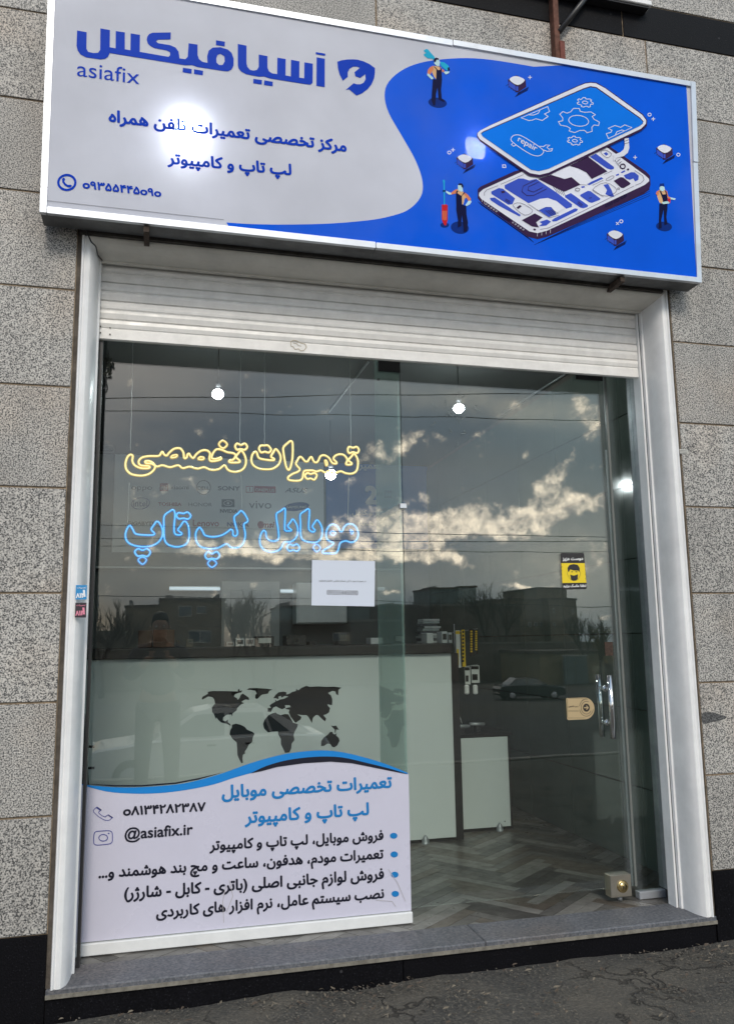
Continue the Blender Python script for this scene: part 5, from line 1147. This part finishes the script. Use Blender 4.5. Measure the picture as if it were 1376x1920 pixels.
for i in range(10):
    py = 1196-i*4.6; xo = rd.uniform(-4, 4); a, b = at(792+xo, py, 2.0), at(823+xo, py, 2.0)
    if i == 0: zb0 = ztop+.001; dz = at(800, 1196, 2.0).z-at(800, 1200.6, 2.0).z
    o = box('magazine', a.x, b.x, 2.0, 2.12, zb0+i*dz, zb0+(i+1)*dz-.002, mat('mag_%d' % (i % 3), [(.5, .52, .52), (.10, .11, .12), (.36, .40, .40)][i % 3], .4), None, .001)
    tag(o, ['lowest', 'second', 'third', 'fourth', 'fifth', 'sixth', 'seventh', 'eighth', 'ninth', 'topmost'][i]+' box in the tall stack at the right end of the countertop', 'box', 'stacked flat boxes')
# ladder leaning in the left corner behind the glass
ld = thing('folding_ladder', 'folded dark metal ladder leaning in the lower left corner behind the glass', 'ladder')
for (a, b) in (((163, 1400), (182, 1600)), ((156, 1400), (172, 1600))): 
    p, q_ = at(*a, .9), at(*b, .6); tube('rail', [Vector((p.x-.02, p.y, p.z+.15)), Vector((q_.x, q_.y, FZ+.005))], .009, M_DARK, ld, 6)
for i in range(3): z = .25+i*.16; tube('rung', [at(165+i, 1480-40*i, .8), at(178, 1480-40*i, .8)], .006, M_DARK, ld, 6)

# back wall: brand board and blue board
YW = Y1I-.012
bb = thing('brand_board', 'white wall board printed with rows of electronics brand names', 'wall board')
BS = Sheet(y=YW-.001, step=.0012); a, b = at(217, 830, YW), at(608, 1040, YW)
box('panel', a.x, b.x, YW, Y1I-.001, b.z, a.z, M_BOARD, bb, .002)
inkg, inkb, inkr, inkn = (MB() for _ in range(4))
def bt(s, x0, x1, y, mb, bold=.01, h=1.0, sh=0): text(BS, s, (x0, y), (x1, y+(x1-x0)*.012), mb, 1, bold, h, False, sh)
bt('oppo', 247, 286, 918, inkg, .0, .75); bt('xiaomi', 320, 354, 917, inkg, .01, .85); bt('DELL', 371, 393, 918, inkg, .02, .9); BS.ring(382, 914, 13, 13, 1.3, 1, inkg)
bt('SONY', 409, 450, 919, inkg, .03, .72); bt('ASUS', 534, 577, 923, inkg, .01, .7, .35)
BS.poly([(300, 906), (316, 906), (316, 921), (300, 921)], 1, inkr); pass
BS.poly([(477, 911), (517, 912), (517, 924), (477, 923)], 1, inkr); BS.stroke([(462, 912), (475, 912), (475, 923), (462, 923)], 1.2, 1, inkr, True); BS.stroke([(467, 915.5), (469, 914.5), (469, 921)], 1.2, 1, inkr)
BS.ring(264, 944, 17, 10.5, 1.6, 1, inkb, 28, -.12); bt('intel', 250, 277, 949, inkb, .015, 1.0); bt('TOSHIBA', 297, 341, 948, inkr, .035, .85); bt('HONOR', 354, 398, 949, inkg, .005, .85)
BS.poly([(416, 936), (440, 936), (440, 951), (416, 951)], 1, inkn); bt('NVIDIA', 413, 446, 961, inkn, .045, .95); bt('vivo', 467, 509, 953, inkg, .0, .85)
BS.disc(556, 950, 24, 8, 1, inkb, 24, -.12); bt('GIGABYTE', 239, 291, 984, inkn, .035, .85); bt('Lenovo', 362, 411, 986, inkr, .02, 1.0); bt('NOKIA', 426, 467, 987, inkb, .035, .9); bt('msi', 492, 515, 989, inkr, .03, 1.0, .2); BS.disc(489, 984, 6, 7, 1, inkr)
wl = MB(); text(BS, 'mi', (302, 918), (314, 918), wl, 2, .02, 1.0, False); text(BS, 'ONEPLUS', (479, 921), (515, 922), wl, 2, .02, .9, False); text(BS, 'SAMSUNG', (538, 953), (575, 953), wl, 2, .02, .85, False)
BS.ring(428, 943.5, 8, 4.5, 1.3, 2, wl); BS.disc(428, 943.5, 2.4, 2.4, 2, wl)
for mb, nm, c in ((inkg, 'grey', (.10, .11, .12)), (inkb, 'blue', (.03, .06, .22)), (inkr, 'red', (.30, .03, .04)), (inkn, 'black', (.02, .03, .03)), (wl, 'white', (.6, .62, .62))): mb.done('brand_print_'+nm, mat('board_ink_'+nm, c, .5), bb)['kind'] = 'stuff'
b2 = thing('blue_board', 'dark blue wall board with white lettering right of the brand board', 'wall board')
a, b = at(610, 845, YW), at(815, 1030, YW); box('panel', a.x+.005, b.x, YW+.002, Y1I-.001, b.z, a.z, mat('board_blue', (.03, .13, .45), .4), b2, .004)
q = MB(); text(BS, '2', (684, 943), (708, 944), q, 1, .06, 1.0, False); text(BS, 'تعمیر', (672, 878), (716, 879), q, 1, .03, .9); text(BS, 'بروز و کامل', (660, 965), (722, 966), q, 1, .02, .9); text(BS, 'برای همه', (672, 985), (735, 985), q, 1, .02, .9); text(BS, 'خدمات ویژه', (676, 1020), (716, 1020), q, 1, .02, .9)
q.done('lettering', mat('board_lettering', (.6, .62, .65), .5), b2)
# interior door seen below the board, shelf line
sf = tag(box('wall_shelf', at(182, 1065, YW).x, at(700, 1067, YW).x, Y1I-.10, Y1I-.001, at(400, 1068, YW).z, at(400, 1065, YW).z, M_BOARD, None), 'long thin wall shelf running below the brand board', 'shelf')
idr = thing('inner_door', 'pale panelled inner door in the back wall beside the brand board foot', 'door')
a, b = at(416, 1090, YW), at(524, 1300, YW); box('leaf', a.x, b.x, YW, Y1I-.001, FZ, a.z, mat('door_paint', (.42, .44, .43), .4), idr, .002)
w_ = b.x-a.x; box('raised_panel', a.x+w_*.15, b.x-w_*.15, YW-.008, YW-.0005, FZ+.9, a.z-w_*.15, mat('door_paint_panel', (.36, .38, .37), .4), idr, .004)
box('raised_panel', a.x+w_*.15, b.x-w_*.15, YW-.008, YW-.0005, FZ+.15, FZ+.75, MATS['door_paint_panel'], idr, .004)
ga = thing('wall_cabinet', 'pale wall mounted cabinet low on the back wall behind the paper notice', 'cabinet')
a, b = at(548, 1096, YW), at(640, 1170, YW); box('carcass', a.x, b.x, Y1I-.25, Y1I-.02, b.z, a.z, M_BOARD, ga, .003); box('door_panel', a.x+.01, b.x-.01, Y1I-.262, Y1I-.2505, b.z+.01, a.z-.01, M_WHITEP, ga, .002)
# painted tube reflections: glowing strips set on the back wall, no real lamps
for (x0, x1, yy, lab) in ((318, 413, 1103, 'left glowing strip standing in for a tube reflection low on the back wall'), (526, 570, 1108, 'short glowing strip standing in for a tube reflection right of the inner door')):
    a, b = at(x0, yy, YW-.05), at(x1, yy+1, YW-.05); t_ = thing('tube_glint', lab, 'painted reflection', 'painted tube reflections on the back wall'); tube('tube', [a, b], .012, mat('glint_glow', (.8, .85, .9), .4, emit=(.75, .88, 1), es=.55), t_, 8); box('glint_backing', min(a.x, b.x), max(a.x, b.x), YW-.035, Y1I-.001, a.z-.02, a.z+.02, M_WHITEP, t_)
# little dark camera at the left wall
sc_ = thing('security_camera', 'small dark security camera high on the left inside wall', 'camera'); p = at(197, 841, 3.3)
box('camera_body', p.x-.05, p.x+.07, 3.25, 3.33, p.z-.03, p.z+.02, M_DARK, sc_, .008); tube('arm', [p+Vector((-.04, 0, 0)), Vector((X0I+.001, 3.3, p.z+.05))], .01, M_DARK, sc_, 6)

# bulbs
M_BULB = mat('bulb_glow', (1, 1, 1), .3, emit=(.93, .98, 1), es=130)
def bulb(px, py, y, top, label, w, wire=True):
    t_ = thing('light_bulb', label, 'light bulb', 'bulbs hanging from the shop ceiling'); p = at(px, py, y); s = (y-CAM.y)/1534*11
    prf = [(.3, .75), (.55, .62), (.85, .35), (1.0, 0), (.92, -.38), (.68, -.72), (.35, -.93), (.05, -1.0)]
    lathe('globe', [(r*s, z*s) for r, z in prf[::-1]], p, M_BULB, t_, 20)
    lathe('holder', [(.34*s, .72*s), (.36*s, 1.2*s), (.46*s, 1.25*s), (.46*s, 1.9*s), (.25*s, 2.6*s)], p, M_DARK, t_, 16)
    tube('flex', [p+Vector((0, 0, 2.5*s)), Vector((p.x, p.y, CZ-.001))], .0035, M_CAB, t_, 6)
bulb(409, 738, 1.15, 2.6, 'lit bulb nearest the left hanging above the yellow neon', 4)
bulb(860, 765, 1.3, 2.6, 'lit bulb hanging above the door side of the shop', 4)
bulb(620, 889, 2.7, 2.6, 'lit bulb further back hanging just below the yellow neon', 5)
# ceiling conduits
for (a, b, lab) in (((690, 679), (617, 772), 'thin ceiling conduit leading to the rear bulb'), ((1058, 702), (940, 776), 'thin ceiling conduit near the right wall')):
    p, q_ = atz(*a, CZ-.012), atz(*b, CZ-.012); tag(tube('conduit', [p, q_], .007, M_ALUD, None, 6), lab, 'conduit')

# ================================================================== THE STREET BEHIND THE PHOTOGRAPHER (seen mirrored in the glass)
M_BRK = mat('buff_brick', (.22, .19, .145), .85, noise=(1.2, .25)); M_BRK2 = mat('grey_render', (.22, .22, .20), .85, noise=(.8, .25)); M_BRK3 = mat('dark_brick', (.13, .11, .095), .85, noise=(1, .3))
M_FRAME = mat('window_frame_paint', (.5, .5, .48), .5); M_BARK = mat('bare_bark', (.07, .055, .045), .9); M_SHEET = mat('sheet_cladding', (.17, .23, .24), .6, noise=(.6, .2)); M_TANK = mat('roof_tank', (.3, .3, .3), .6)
def fbuild(label, x0px, x1px, toppx, D, depth, m, windows=(), extras=(), base=-3.2, name='house', cat='house'):
    a, b = refl(x0px, toppx, D), refl(x1px, toppx, D); t_ = thing(name, label, cat, 'buildings across the road')
    ht = max(a.z, b.z) if abs(a.z-b.z) < 1 else (a.z+b.z)/2
    yf = GY-D
    box('wall', a.x, b.x, yf-depth, yf, base, ht, m, t_); box('parapet', a.x-.15, b.x+.15, yf-depth, yf+.15, ht+.01, ht+.28, M_BRK3 if m != M_BRK3 else M_BRK2, t_)
    for (wx0, wx1, wy0, wy1) in windows:
        p, q_ = refl(wx0, wy0, D), refl(wx1, wy1, D); w = box('window', p.x, q_.x, yf+.01, yf+.06, q_.z, p.z, M_FRAME, t_)
        n = max(1, int((q_.x-p.x)/1.0)); ww = (q_.x-p.x)/n
        for k in range(n): box('pane', p.x+k*ww+.06, p.x+(k+1)*ww-.06, yf+.061, yf+.08, q_.z+.08, p.z-.08, M_WIN, w)
    for (ex0, ex1, ey0, ey1, em, nm) in extras:
        p, q_ = refl(ex0, ey0, D), refl(ex1, ey1, D); box(nm, p.x, q_.x, yf-depth*.7, yf-.4, min(q_.z, ht+.02), p.z, em, t_)
    return t_
fbuild('two storey buff house furthest left with railed windows and roof tanks', 300, 420, 1126, 98, 10, M_BRK, [(334, 358, 1137, 1158), (367, 385, 1137, 1152), (352, 394, 1184, 1206)], [(310, 324, 1116, 1127, M_TANK, 'roof_tank'), (337, 341, 1118, 1127, M_TANK, 'chimney'), (387, 390, 1119, 1127, M_TANK, 'chimney'), (406, 411, 1113, 1127, M_TANK, 'chimney')])
fbuild('lower buff wing joined to the left of the two storey house', 239, 299, 1138, 98, 10, M_BRK, [], [(245, 250, 1124, 1138, M_TANK, 'chimney')])
fbuild('grey box building behind the paper notice side', 529, 696, 1141, 120, 12, M_SHEET, [(560, 566, 1150, 1158), (590, 600, 1150, 1158), (640, 650, 1150, 1160)], [(532, 535, 1132, 1141, M_TANK, 'chimney'), (543, 546, 1130, 1141, M_TANK, 'chimney')])
fbuild('low brown row house in front of the grey box building', 526, 760, 1168, 85, 8, M_BRK3, [(625, 650, 1186, 1200)])
fbuild('small dark flat roofed house with chimneys behind the fin', 720, 796, 1137, 110, 9, M_BRK3, [], [(735, 738, 1130, 1138, M_TANK, 'chimney'), (744, 747, 1132, 1138, M_TANK, 'chimney')])
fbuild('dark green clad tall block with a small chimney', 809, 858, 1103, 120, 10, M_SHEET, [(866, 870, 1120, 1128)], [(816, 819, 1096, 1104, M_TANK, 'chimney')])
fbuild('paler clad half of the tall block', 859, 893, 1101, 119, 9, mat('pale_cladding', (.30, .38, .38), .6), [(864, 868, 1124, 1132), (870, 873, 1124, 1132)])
fbuild('long low dark building below the tall block', 811, 975, 1137, 105, 10, M_BRK3, [])
fbuild('buff three storey building with a plain flank, right', 922, 1025, 1127, 112, 14, M_BRK, [(990, 996, 1168, 1176), (1000, 1006, 1168, 1176), (1010, 1014, 1168, 1176)])
fbuild('tall buff tower block at the far right with small windows', 1026, 1080, 1124, 110, 14, M_BRK, [(1034, 1038, 1140, 1150), (1071, 1075, 1140, 1150), (1034, 1038, 1168, 1176), (1071, 1075, 1168, 1176)])
fbuild('square top block standing above the tower', 1005, 1062, 1105, 113, 12, M_BRK, [])
fbuild('long low brown row house left of the road', 150, 235, 1187, 90, 8, M_BRK3, [])
fbuild('buff bungalow with a blue grey gate near the dark car', 1010, 1130, 1228, 62, 8, mat('buff_wall', (.30, .27, .18), .85, noise=(1, .2)), [], base=-3.2)
# boundary wall along the far road: thing
wl_ = thing('boundary_wall', 'long low brown boundary wall along the far side of the road', 'wall')
zt_ = refl(800, 1206, 70).z
box('wall_run', -30, 60, GY-70.3, GY-70, -3.3, zt_-.25, mat('boundary_render', (.17, .15, .13), .9, noise=(.6, .3)), wl_); box('coping', -30, 60, GY-70.4, GY-69.9, zt_-.25, zt_-.1, M_BRK2, wl_)
gt = thing('metal_gate', 'pale blue grey metal gate in the boundary wall', 'gate'); a, b = refl(1052, 1232, 61), refl(1100, 1284, 61)
box('leaf', a.x, (a.x+b.x)/2-.03, a.y-.05, a.y, b.z, a.z, M_SHEET, gt); box('leaf', (a.x+b.x)/2+.03, b.x, a.y-.05, a.y, b.z, a.z, M_SHEET, gt); box('lintel', a.x-.1, b.x+.1, a.y-.05, a.y, a.z+.01, a.z+.12, M_FRAME, gt)

# bare trees
def tree(px, bpx, D, h, seed, label, w=1.0):
    h *= 1.3; w *= 1.5
    rnd = random.Random(seed); p = refl(px, bpx, D); x, y = p.x, p.y; g = z_ground(x, y)-.05
    t_ = thing('bare_tree', label, 'tree', 'bare winter trees across the road')
    tr, cr = MB(), MB()
    top = Vector((x+rnd.uniform(-.2, .2), y, g+h*.28)); tr.tube([Vector((x, y, g)), Vector((x, y, g+h*.15)), top], [.16*w, .12*w, .09*w], 7)
    def grow(p, d, l, r, lev):
        q_ = p+d*l*.5+Vector((rnd.uniform(-.06, .06)*l, rnd.uniform(-.06, .06)*l, 0)); e = p+d*l
        cr.tube([p, q_, e], [r, r*.8, r*.55], 4 if lev > 1 else 5)
        if lev >= 4: return
        for k in range(rnd.choice((2, 3, 3)) if lev else 6):
            dd = (d+Vector((rnd.uniform(-1, 1), rnd.uniform(-1, 1), rnd.uniform(-.15, .9)))*.62).normalized()
            grow(p.lerp(e, rnd.uniform(.45, 1)), dd, l*rnd.uniform(.55, .8), r*.6, lev+1)
    for k in range(3): grow(top-Vector((0, 0, .05)), Vector((rnd.uniform(-.5, .5), rnd.uniform(-.4, .4), 1)).normalized(), h*.28, .07*w, 0)
    tr.done('trunk', M_BARK, t_, True); cr.done('crown', M_BARK, t_)
tree(195, 1215, 60, 6.2, 1, 'bare tree furthest left across the road'); tree(222, 1215, 75, 5.6, 2, 'second bare tree from the left across the road')
tree(440, 1215, 60, 6.6, 3, 'bare tree just right of the two storey house'); tree(478, 1215, 55, 6.2, 4, 'bushy bare tree in the gap right of the two storey house'); tree(512, 1215, 62, 5.2, 5, 'smaller bare tree beside the grey box building')
tree(782, 1205, 80, 7.2, 6, 'bare tree beside the tall clad block'); tree(915, 1205, 85, 8.8, 7, 'tallest bare tree behind the long low building'); tree(948, 1205, 80, 7.6, 8, 'bare tree in front of the buff three storey building')
tree(1092, 1205, 62, 5.2, 9, 'bare tree right of the tower block'); tree(1122, 1205, 60, 4.6, 10, 'bare tree furthest right across the road')
hd = MB(); rnd = random.Random(20)
for i in range(1600):
    p = refl(rnd.uniform(430, 520), 1200, rnd.uniform(70, 76)); z = z_ground(0, -60)+abs(rnd.gauss(0, 1.3)); s = rnd.uniform(.1, .25)
    a = Vector((rnd.uniform(-1, 1), rnd.uniform(-.3, .3), rnd.uniform(-1, 1))).normalized()*s; b = a.orthogonal().normalized()*s*.6; c = Vector((p.x, p.y, z))
    hd.add([c-a, c+b, c+a, c-b], [[0, 1, 2, 3]])
tag(hd.done('dry_hedge', mat('olive_hedge', (.09, .09, .045), .9)), 'low olive dry hedge growing among the bare trees', 'hedge', kind='stuff')

# overhead wires
def wire(a, b, D, r, label, sag=.15):
    p, q_ = refl(*a, D), refl(*b, D); d = q_-p; p2 = p-d*2.0; q2 = q_+d*2.0
    w = [p2.lerp(q2, i/40)+Vector((0, 0, -sag*4*(i/40)*(1-i/40)+sag*.96)) for i in range(41)]
    tag(tube('overhead_wire', w, r, M_CAB, None, 5), label, 'wire', 'overhead wires along the street')
wire((190, 746), (1125, 736), 14, .010, 'topmost overhead wire above the street'); wire((190, 768), (1125, 788), 14, .009, 'second overhead wire from the top')
wire((190, 984), (1125, 1008), 24, .012, 'upper wire of the middle group'); wire((190, 1010), (1125, 1016), 24, .012, 'middle wire of the middle group'); wire((190, 1024), (1125, 1036), 24, .010, 'lowest wire of the middle group')
wire((190, 1116), (1125, 1137), 40, .02, 'overhead wire just above the roofs'); wire((190, 1175), (1125, 1176), 60, .02, 'lowest overhead wire across the house fronts')

# cars
def car(label, paint, glassm, x, y, z, ang, L=4.2, est=False):
    t_ = thing('parked_car', label, 'car', 'cars seen in the street')
    Wd = 1.62; H1 = .30; HB = .88; HT = 1.40
    M = Matrix.Translation((x, y, z)) @ Matrix.Rotation(ang, 4, 'Z')
    def put(name, V, F, m, par=t_, sm=False): return mesh_obj(name, [M @ Vector(v) for v in V], F, m, par, sm)
    side = [(-L/2, .42), (-L/2+.05, .30), (-L/2+.35, .24), (L/2-.35, .24), (L/2-.05, .30), (L/2, .48), (L/2-.04, .70), (L/2-.25, .78), (L*.22, .90), (-L*.30, .93), (-L/2+.12, .88), (-L/2+.01, .72)]
    n = len(side); V = []; F = []
    for yy, ins in ((-Wd/2, .05), (-Wd/2+.06, 0), (Wd/2-.06, 0), (Wd/2, .05)):
        for a, b in side: V.append((a*(1-ins*.4), yy, b-(.03 if ins and b > .6 else 0)))
    for r_ in range(3):
        for i in range(n): F.append([r_*n+i, r_*n+(i+1) % n, (r_+1)*n+(i+1) % n, (r_+1)*n+i])
    F.append(list(range(n))[::-1]); F.append([3*n+i for i in range(n)]); put('body', V, F, paint)
    gh = [(L*.22, .90), (L*.07, HT-.05), (-L*.0, HT), (-L*.22, HT-.02), (-L*.36 if not est else -L*.42, .93)]
    k = len(gh); V = [(a, -Wd/2+.10+(b-.9)*.25, b) for a, b in gh]+[(a, Wd/2-.10-(b-.9)*.25, b) for a, b in gh]
    F = [[i, (i+1) % k, k+(i+1) % k, k+i] for i in range(k)]+[list(range(k))[::-1], [k+i for i in range(k)]]; put('cabin', V, F, paint)
    for sgn in (-1, 1):
        for g in ([(L*.185, .93), (L*.062, HT-.10), (-L*.055, HT-.08), (-L*.055, .94)], [(-L*.075, .94), (-L*.075, HT-.08), (-L*.215, HT-.10), (-L*.245, .95)], [(-L*.255, .95), (-L*.228, HT-.11), (-L*.325, .96)]):
            V = [(a, sgn*(Wd/2-.10-(b-.9)*.25+.004), b) for a, b in g]+[(a, sgn*(Wd/2-.10-(b-.9)*.25+.012), b) for a, b in g]; kk = len(g)
            put('side_window', V, [list(range(kk)), [kk+i for i in range(kk)]]+[[i, (i+1) % kk, kk+(i+1) % kk, kk+i] for i in range(kk)], glassm)
        for wx in (-L*.31, L*.31):
            cy = sgn*(Wd/2-.08); V = []; F = []; nn = 20
            for rr_, yo in ((.30, -.09), (.31, -.06), (.31, .08), (.28, .10)):
                for i in range(nn): q_ = 2*math.pi*i/nn; V.append((wx+rr_*math.cos(q_), cy+sgn*yo, .31+rr_*math.sin(q_)))
            for r_ in range(3):
                for i in range(nn): F.append([r_*nn+i, r_*nn+(i+1) % nn, (r_+1)*nn+(i+1) % nn, (r_+1)*nn+i])
            F.append(list(range(nn))); F.append([3*nn+i for i in range(nn)]); w = put('wheel', V, F, M_RUBBER)
            V = [(wx+.19*math.cos(2*math.pi*i/16), cy+sgn*.101, .31+.19*math.sin(2*math.pi*i/16)) for i in range(16)]+[(wx+.07*math.cos(2*math.pi*i/16), cy+sgn*.125, .31+.07*math.sin(2*math.pi*i/16)) for i in range(16)]
            put('hubcap', V, [[i, (i+1) % 16, 16+(i+1) % 16, 16+i] for i in range(16)]+[[16+i for i in range(16)]], M_ALU, w)
        for hx_, nm in ((L/2-.10, 'headlight'), (-L/2+.06, 'tail_light')):
            V, F = boxg(hx_-.05, hx_+.05, sgn*.62-.14, sgn*.62+.14, .60, .74, .02); put(nm, V, F, M_WHITEP if nm == 'headlight' else mat('red_lens', (.3, .01, .01), .3))
        V, F = boxg(L*.16, L*.20, sgn*(Wd/2+.02), sgn*(Wd/2+.14), .92, 1.04, .02); put('mirror', V, F, paint)
        for hx_ in (L*.0, -L*.16): V, F = boxg(hx_-.08, hx_+.08, sgn*(Wd/2-.001), sgn*(Wd/2+.02), .78, .81, .005); put('handle', V, F, M_DARK)
    for g, nm in (((L*.225, .93), 'windscreen'), ((-L*.355, .96), 'rear_window')):
        x1 = g[0]; x2 = L*.082 if x1 > 0 else -L*.225; V = [(x1+.012, -.62, .95), (x1+.012, .62, .95), (x2+.02*(1 if x1 > 0 else -1), .55, HT-.09), (x2+.02*(1 if x1 > 0 else -1), -.55, HT-.09)]
        V += [(a+(.012 if x1 > 0 else -.012), b, c+.01) for a, b, c in V]; put(nm, V, [[0, 1, 2, 3], [4, 5, 6, 7], [0, 1, 5, 4], [1, 2, 6, 5], [2, 3, 7, 6], [3, 0, 4, 7]], glassm)
    for ex, nm in ((L/2-.02, 'front_bumper'), (-L/2+.02, 'rear_bumper')): V, F = boxg(ex-.07, ex+.07, -Wd/2+.05, Wd/2-.05, .32, .48, .03); put(nm, V, F, M_DARK)
p = refl(390, 1400, 12.2); car('white hatchback parked behind the photographer', mat('white_car_paint', (.72, .73, .74), .2, coat=1), M_WIN, p.x, GY-12.2, z_ground(0, GY-12.2), math.pi, 4.3, True)
p = refl(990, 1290, 47); car('dark saloon car on the far side of the road', mat('dark_car_paint', (.02, .025, .03), .2, coat=1), M_WIN, p.x, GY-47, z_ground(0, GY-47)+.01, R(3), 4.4)

# ------------------------------------------------ the photographer
ph = thing('person', 'person in dark jacket and trousers holding up a phone to take the picture', 'person')
gz = z_ground(0, -3.72)
def skin(name, verts, edges, radii, m, root=0, parent=ph, sub=2):
    me = bpy.data.meshes.new(name); me.from_pydata(verts, edges, []); o = bpy.data.objects.new(name, me); link(o, parent)
    md = o.modifiers.new('s', 'SKIN'); 
    for i, r_ in enumerate(radii): me.skin_vertices[0].data[i].radius = (r_, r_) if not isinstance(r_, tuple) else r_
    me.skin_vertices[0].data[root].use_root = True; md.use_smooth_shade = True
    s = o.modifiers.new('u', 'SUBSURF'); s.levels = sub; s.render_levels = sub
    dg = bpy.context.evaluated_depsgraph_get(); m2 = bpy.data.meshes.new_from_object(o.evaluated_get(dg)); o.modifiers.clear(); o.data = m2; m2.materials.clear(); m2.materials.append(m)
    m2.polygons.foreach_set('use_smooth', [True]*len(m2.polygons)); return o
X, Y = .02, -3.74
M_SKINP = mat('skin_tone', (.42, .25, .17), .55); M_JKT = mat('dark_jacket', (.06, .065, .075), .8); M_TRS = mat('dark_trousers', (.055, .057, .062), .85); M_HAIR = mat('black_hair', (.01, .008, .007), .6)
s_ = 1.62/1.75
def pz(h): return gz+h*s_
body_v = [(X, Y, pz(.95)), (X, Y-.01, pz(1.12)), (X, Y, pz(1.30)), (X, Y+.01, pz(1.43)), (X, Y+.02, pz(1.50)), (X, Y+.03, pz(1.56)), (X, Y+.035, pz(1.66)), (X, Y+.03, pz(1.72)),
          (X-.19, Y, pz(1.40)), (X-.25, Y+.07, pz(1.18)), (X-.12, Y+.30, pz(1.30)), (X-.075, Y+.37, pz(1.36)), (X+.19, Y, pz(1.40)), (X+.25, Y+.07, pz(1.18)), (X+.12, Y+.30, pz(1.30)), (X+.075, Y+.37, pz(1.36)),
          (X-.10, Y, pz(.86)), (X-.12, Y+.02, pz(.48)), (X-.13, Y-.01, pz(.09)), (X-.15, Y+.15, pz(.035)), (X+.10, Y, pz(.86)), (X+.12, Y+.02, pz(.48)), (X+.13, Y-.01, pz(.09)), (X+.15, Y+.15, pz(.035))]
body_e = [(0,1),(1,2),(2,3),(3,4),(4,5),(5,6),(6,7),(3,8),(8,9),(9,10),(10,11),(3,12),(12,13),(13,14),(14,15),(0,16),(16,17),(17,18),(18,19),(0,20),(20,21),(21,22),(22,23)]
body_r = [(.15,.105),(.135,.10),(.155,.105),(.11,.085),.058,.062,(.078,.095),(.06,.07),.062,.046,.036,.034,.062,.046,.036,.034,.088,.060,.042,.034,.088,.060,.042,.034]
skin('body', body_v, body_e, body_r, M_SKINP)
def inflate(idx, name, m, add):
    mp_ = {k: i for i, k in enumerate(idx)}; v = [body_v[k] for k in idx]; e = [(mp_[a], mp_[b]) for a, b in body_e if a in mp_ and b in mp_]
    r_ = [tuple(q_+add for q_ in body_r[k]) if isinstance(body_r[k], tuple) else body_r[k]+add for k in idx]; return skin(name, v, e, r_, m, 0)
inflate([0,1,2,3,8,9,10,12,13,14], 'jacket', M_JKT, .016); inflate([0,16,17,18,20,21,22], 'trousers', M_TRS, .014)
for sg in (-1, 1): skin('shoe', [(X+sg*.13, Y-.05, pz(.04)), (X+sg*.14, Y+.08, pz(.035)), (X+sg*.15, Y+.17, pz(.03))], [(0, 1), (1, 2)], [.045, .048, .036], M_DARK)
skin('hair', [(X, Y-.02, pz(1.60)), (X, Y-.02, pz(1.69)), (X, Y+.03, pz(1.745)), (X, Y+.085, pz(1.735))], [(0, 1), (1, 2), (2, 3)], [.07, .088, .075, .04], M_HAIR)
hc = Vector((X, Y+.035, pz(1.64)))
for sg in (-1, 1):
    lathe('eye', [(.002, .006), (.010, .003), (.012, -.004)], (hc.x+sg*.033, hc.y+.088, hc.z+.008), mat('eye_white', (.6, .6, .58), .3), ph, 10, 'Y')
    skin('ear', [(hc.x+sg*.082, hc.y-.005, hc.z+.02), (hc.x+sg*.086, hc.y-.008, hc.z-.025)], [(0, 1)], [.014, .010], M_SKINP)
skin('nose', [(hc.x, hc.y+.088, hc.z+.012), (hc.x, hc.y+.105, hc.z-.022)], [(0, 1)], [.009, .013], M_SKINP)
skin('mouth', [(hc.x-.022, hc.y+.088, hc.z-.050), (hc.x, hc.y+.094, hc.z-.050), (hc.x+.022, hc.y+.088, hc.z-.050)], [(0, 1), (1, 2)], [.005, .007, .005], mat('lip_tone', (.30, .12, .10), .5))
for sg in (-1, 1):
    w0 = Vector(body_v[11 if sg < 0 else 15]); hb = w0+Vector((sg*.004, .035, .02))
    for f in range(4):
        z0 = -.022+f*.017; l = (.036, .042, .040, .032)[f]
        skin('finger', [tuple(hb+Vector((0, 0, z0))), tuple(hb+Vector((-sg*.012, l*.6, z0+.004))), tuple(hb+Vector((-sg*(.012+l*.55), l*.85, z0+.005)))], [(0, 1), (1, 2)], [.0095, .0085, .0070], M_SKINP)
    skin('thumb', [tuple(hb+Vector((0, -.012, .010))), tuple(hb+Vector((-sg*.026, -.016, .026))), tuple(hb+Vector((-sg*.044, .004, .032)))], [(0, 1), (1, 2)], [.011, .0095, .008], M_SKINP)
pc = CAM
tg = thing('phone', 'dark smartphone held up in both hands of the photographer', 'phone')
box('phone_body', pc.x-.075, pc.x+.075, -3.305, -3.296, pc.z-.062, pc.z+.010, M_DARK, tg, .003); box('screen', pc.x-.071, pc.x+.071, -3.3085, -3.3055, pc.z-.058, pc.z+.006, mat('screen_glass', (.02, .025, .03), .1), tg)
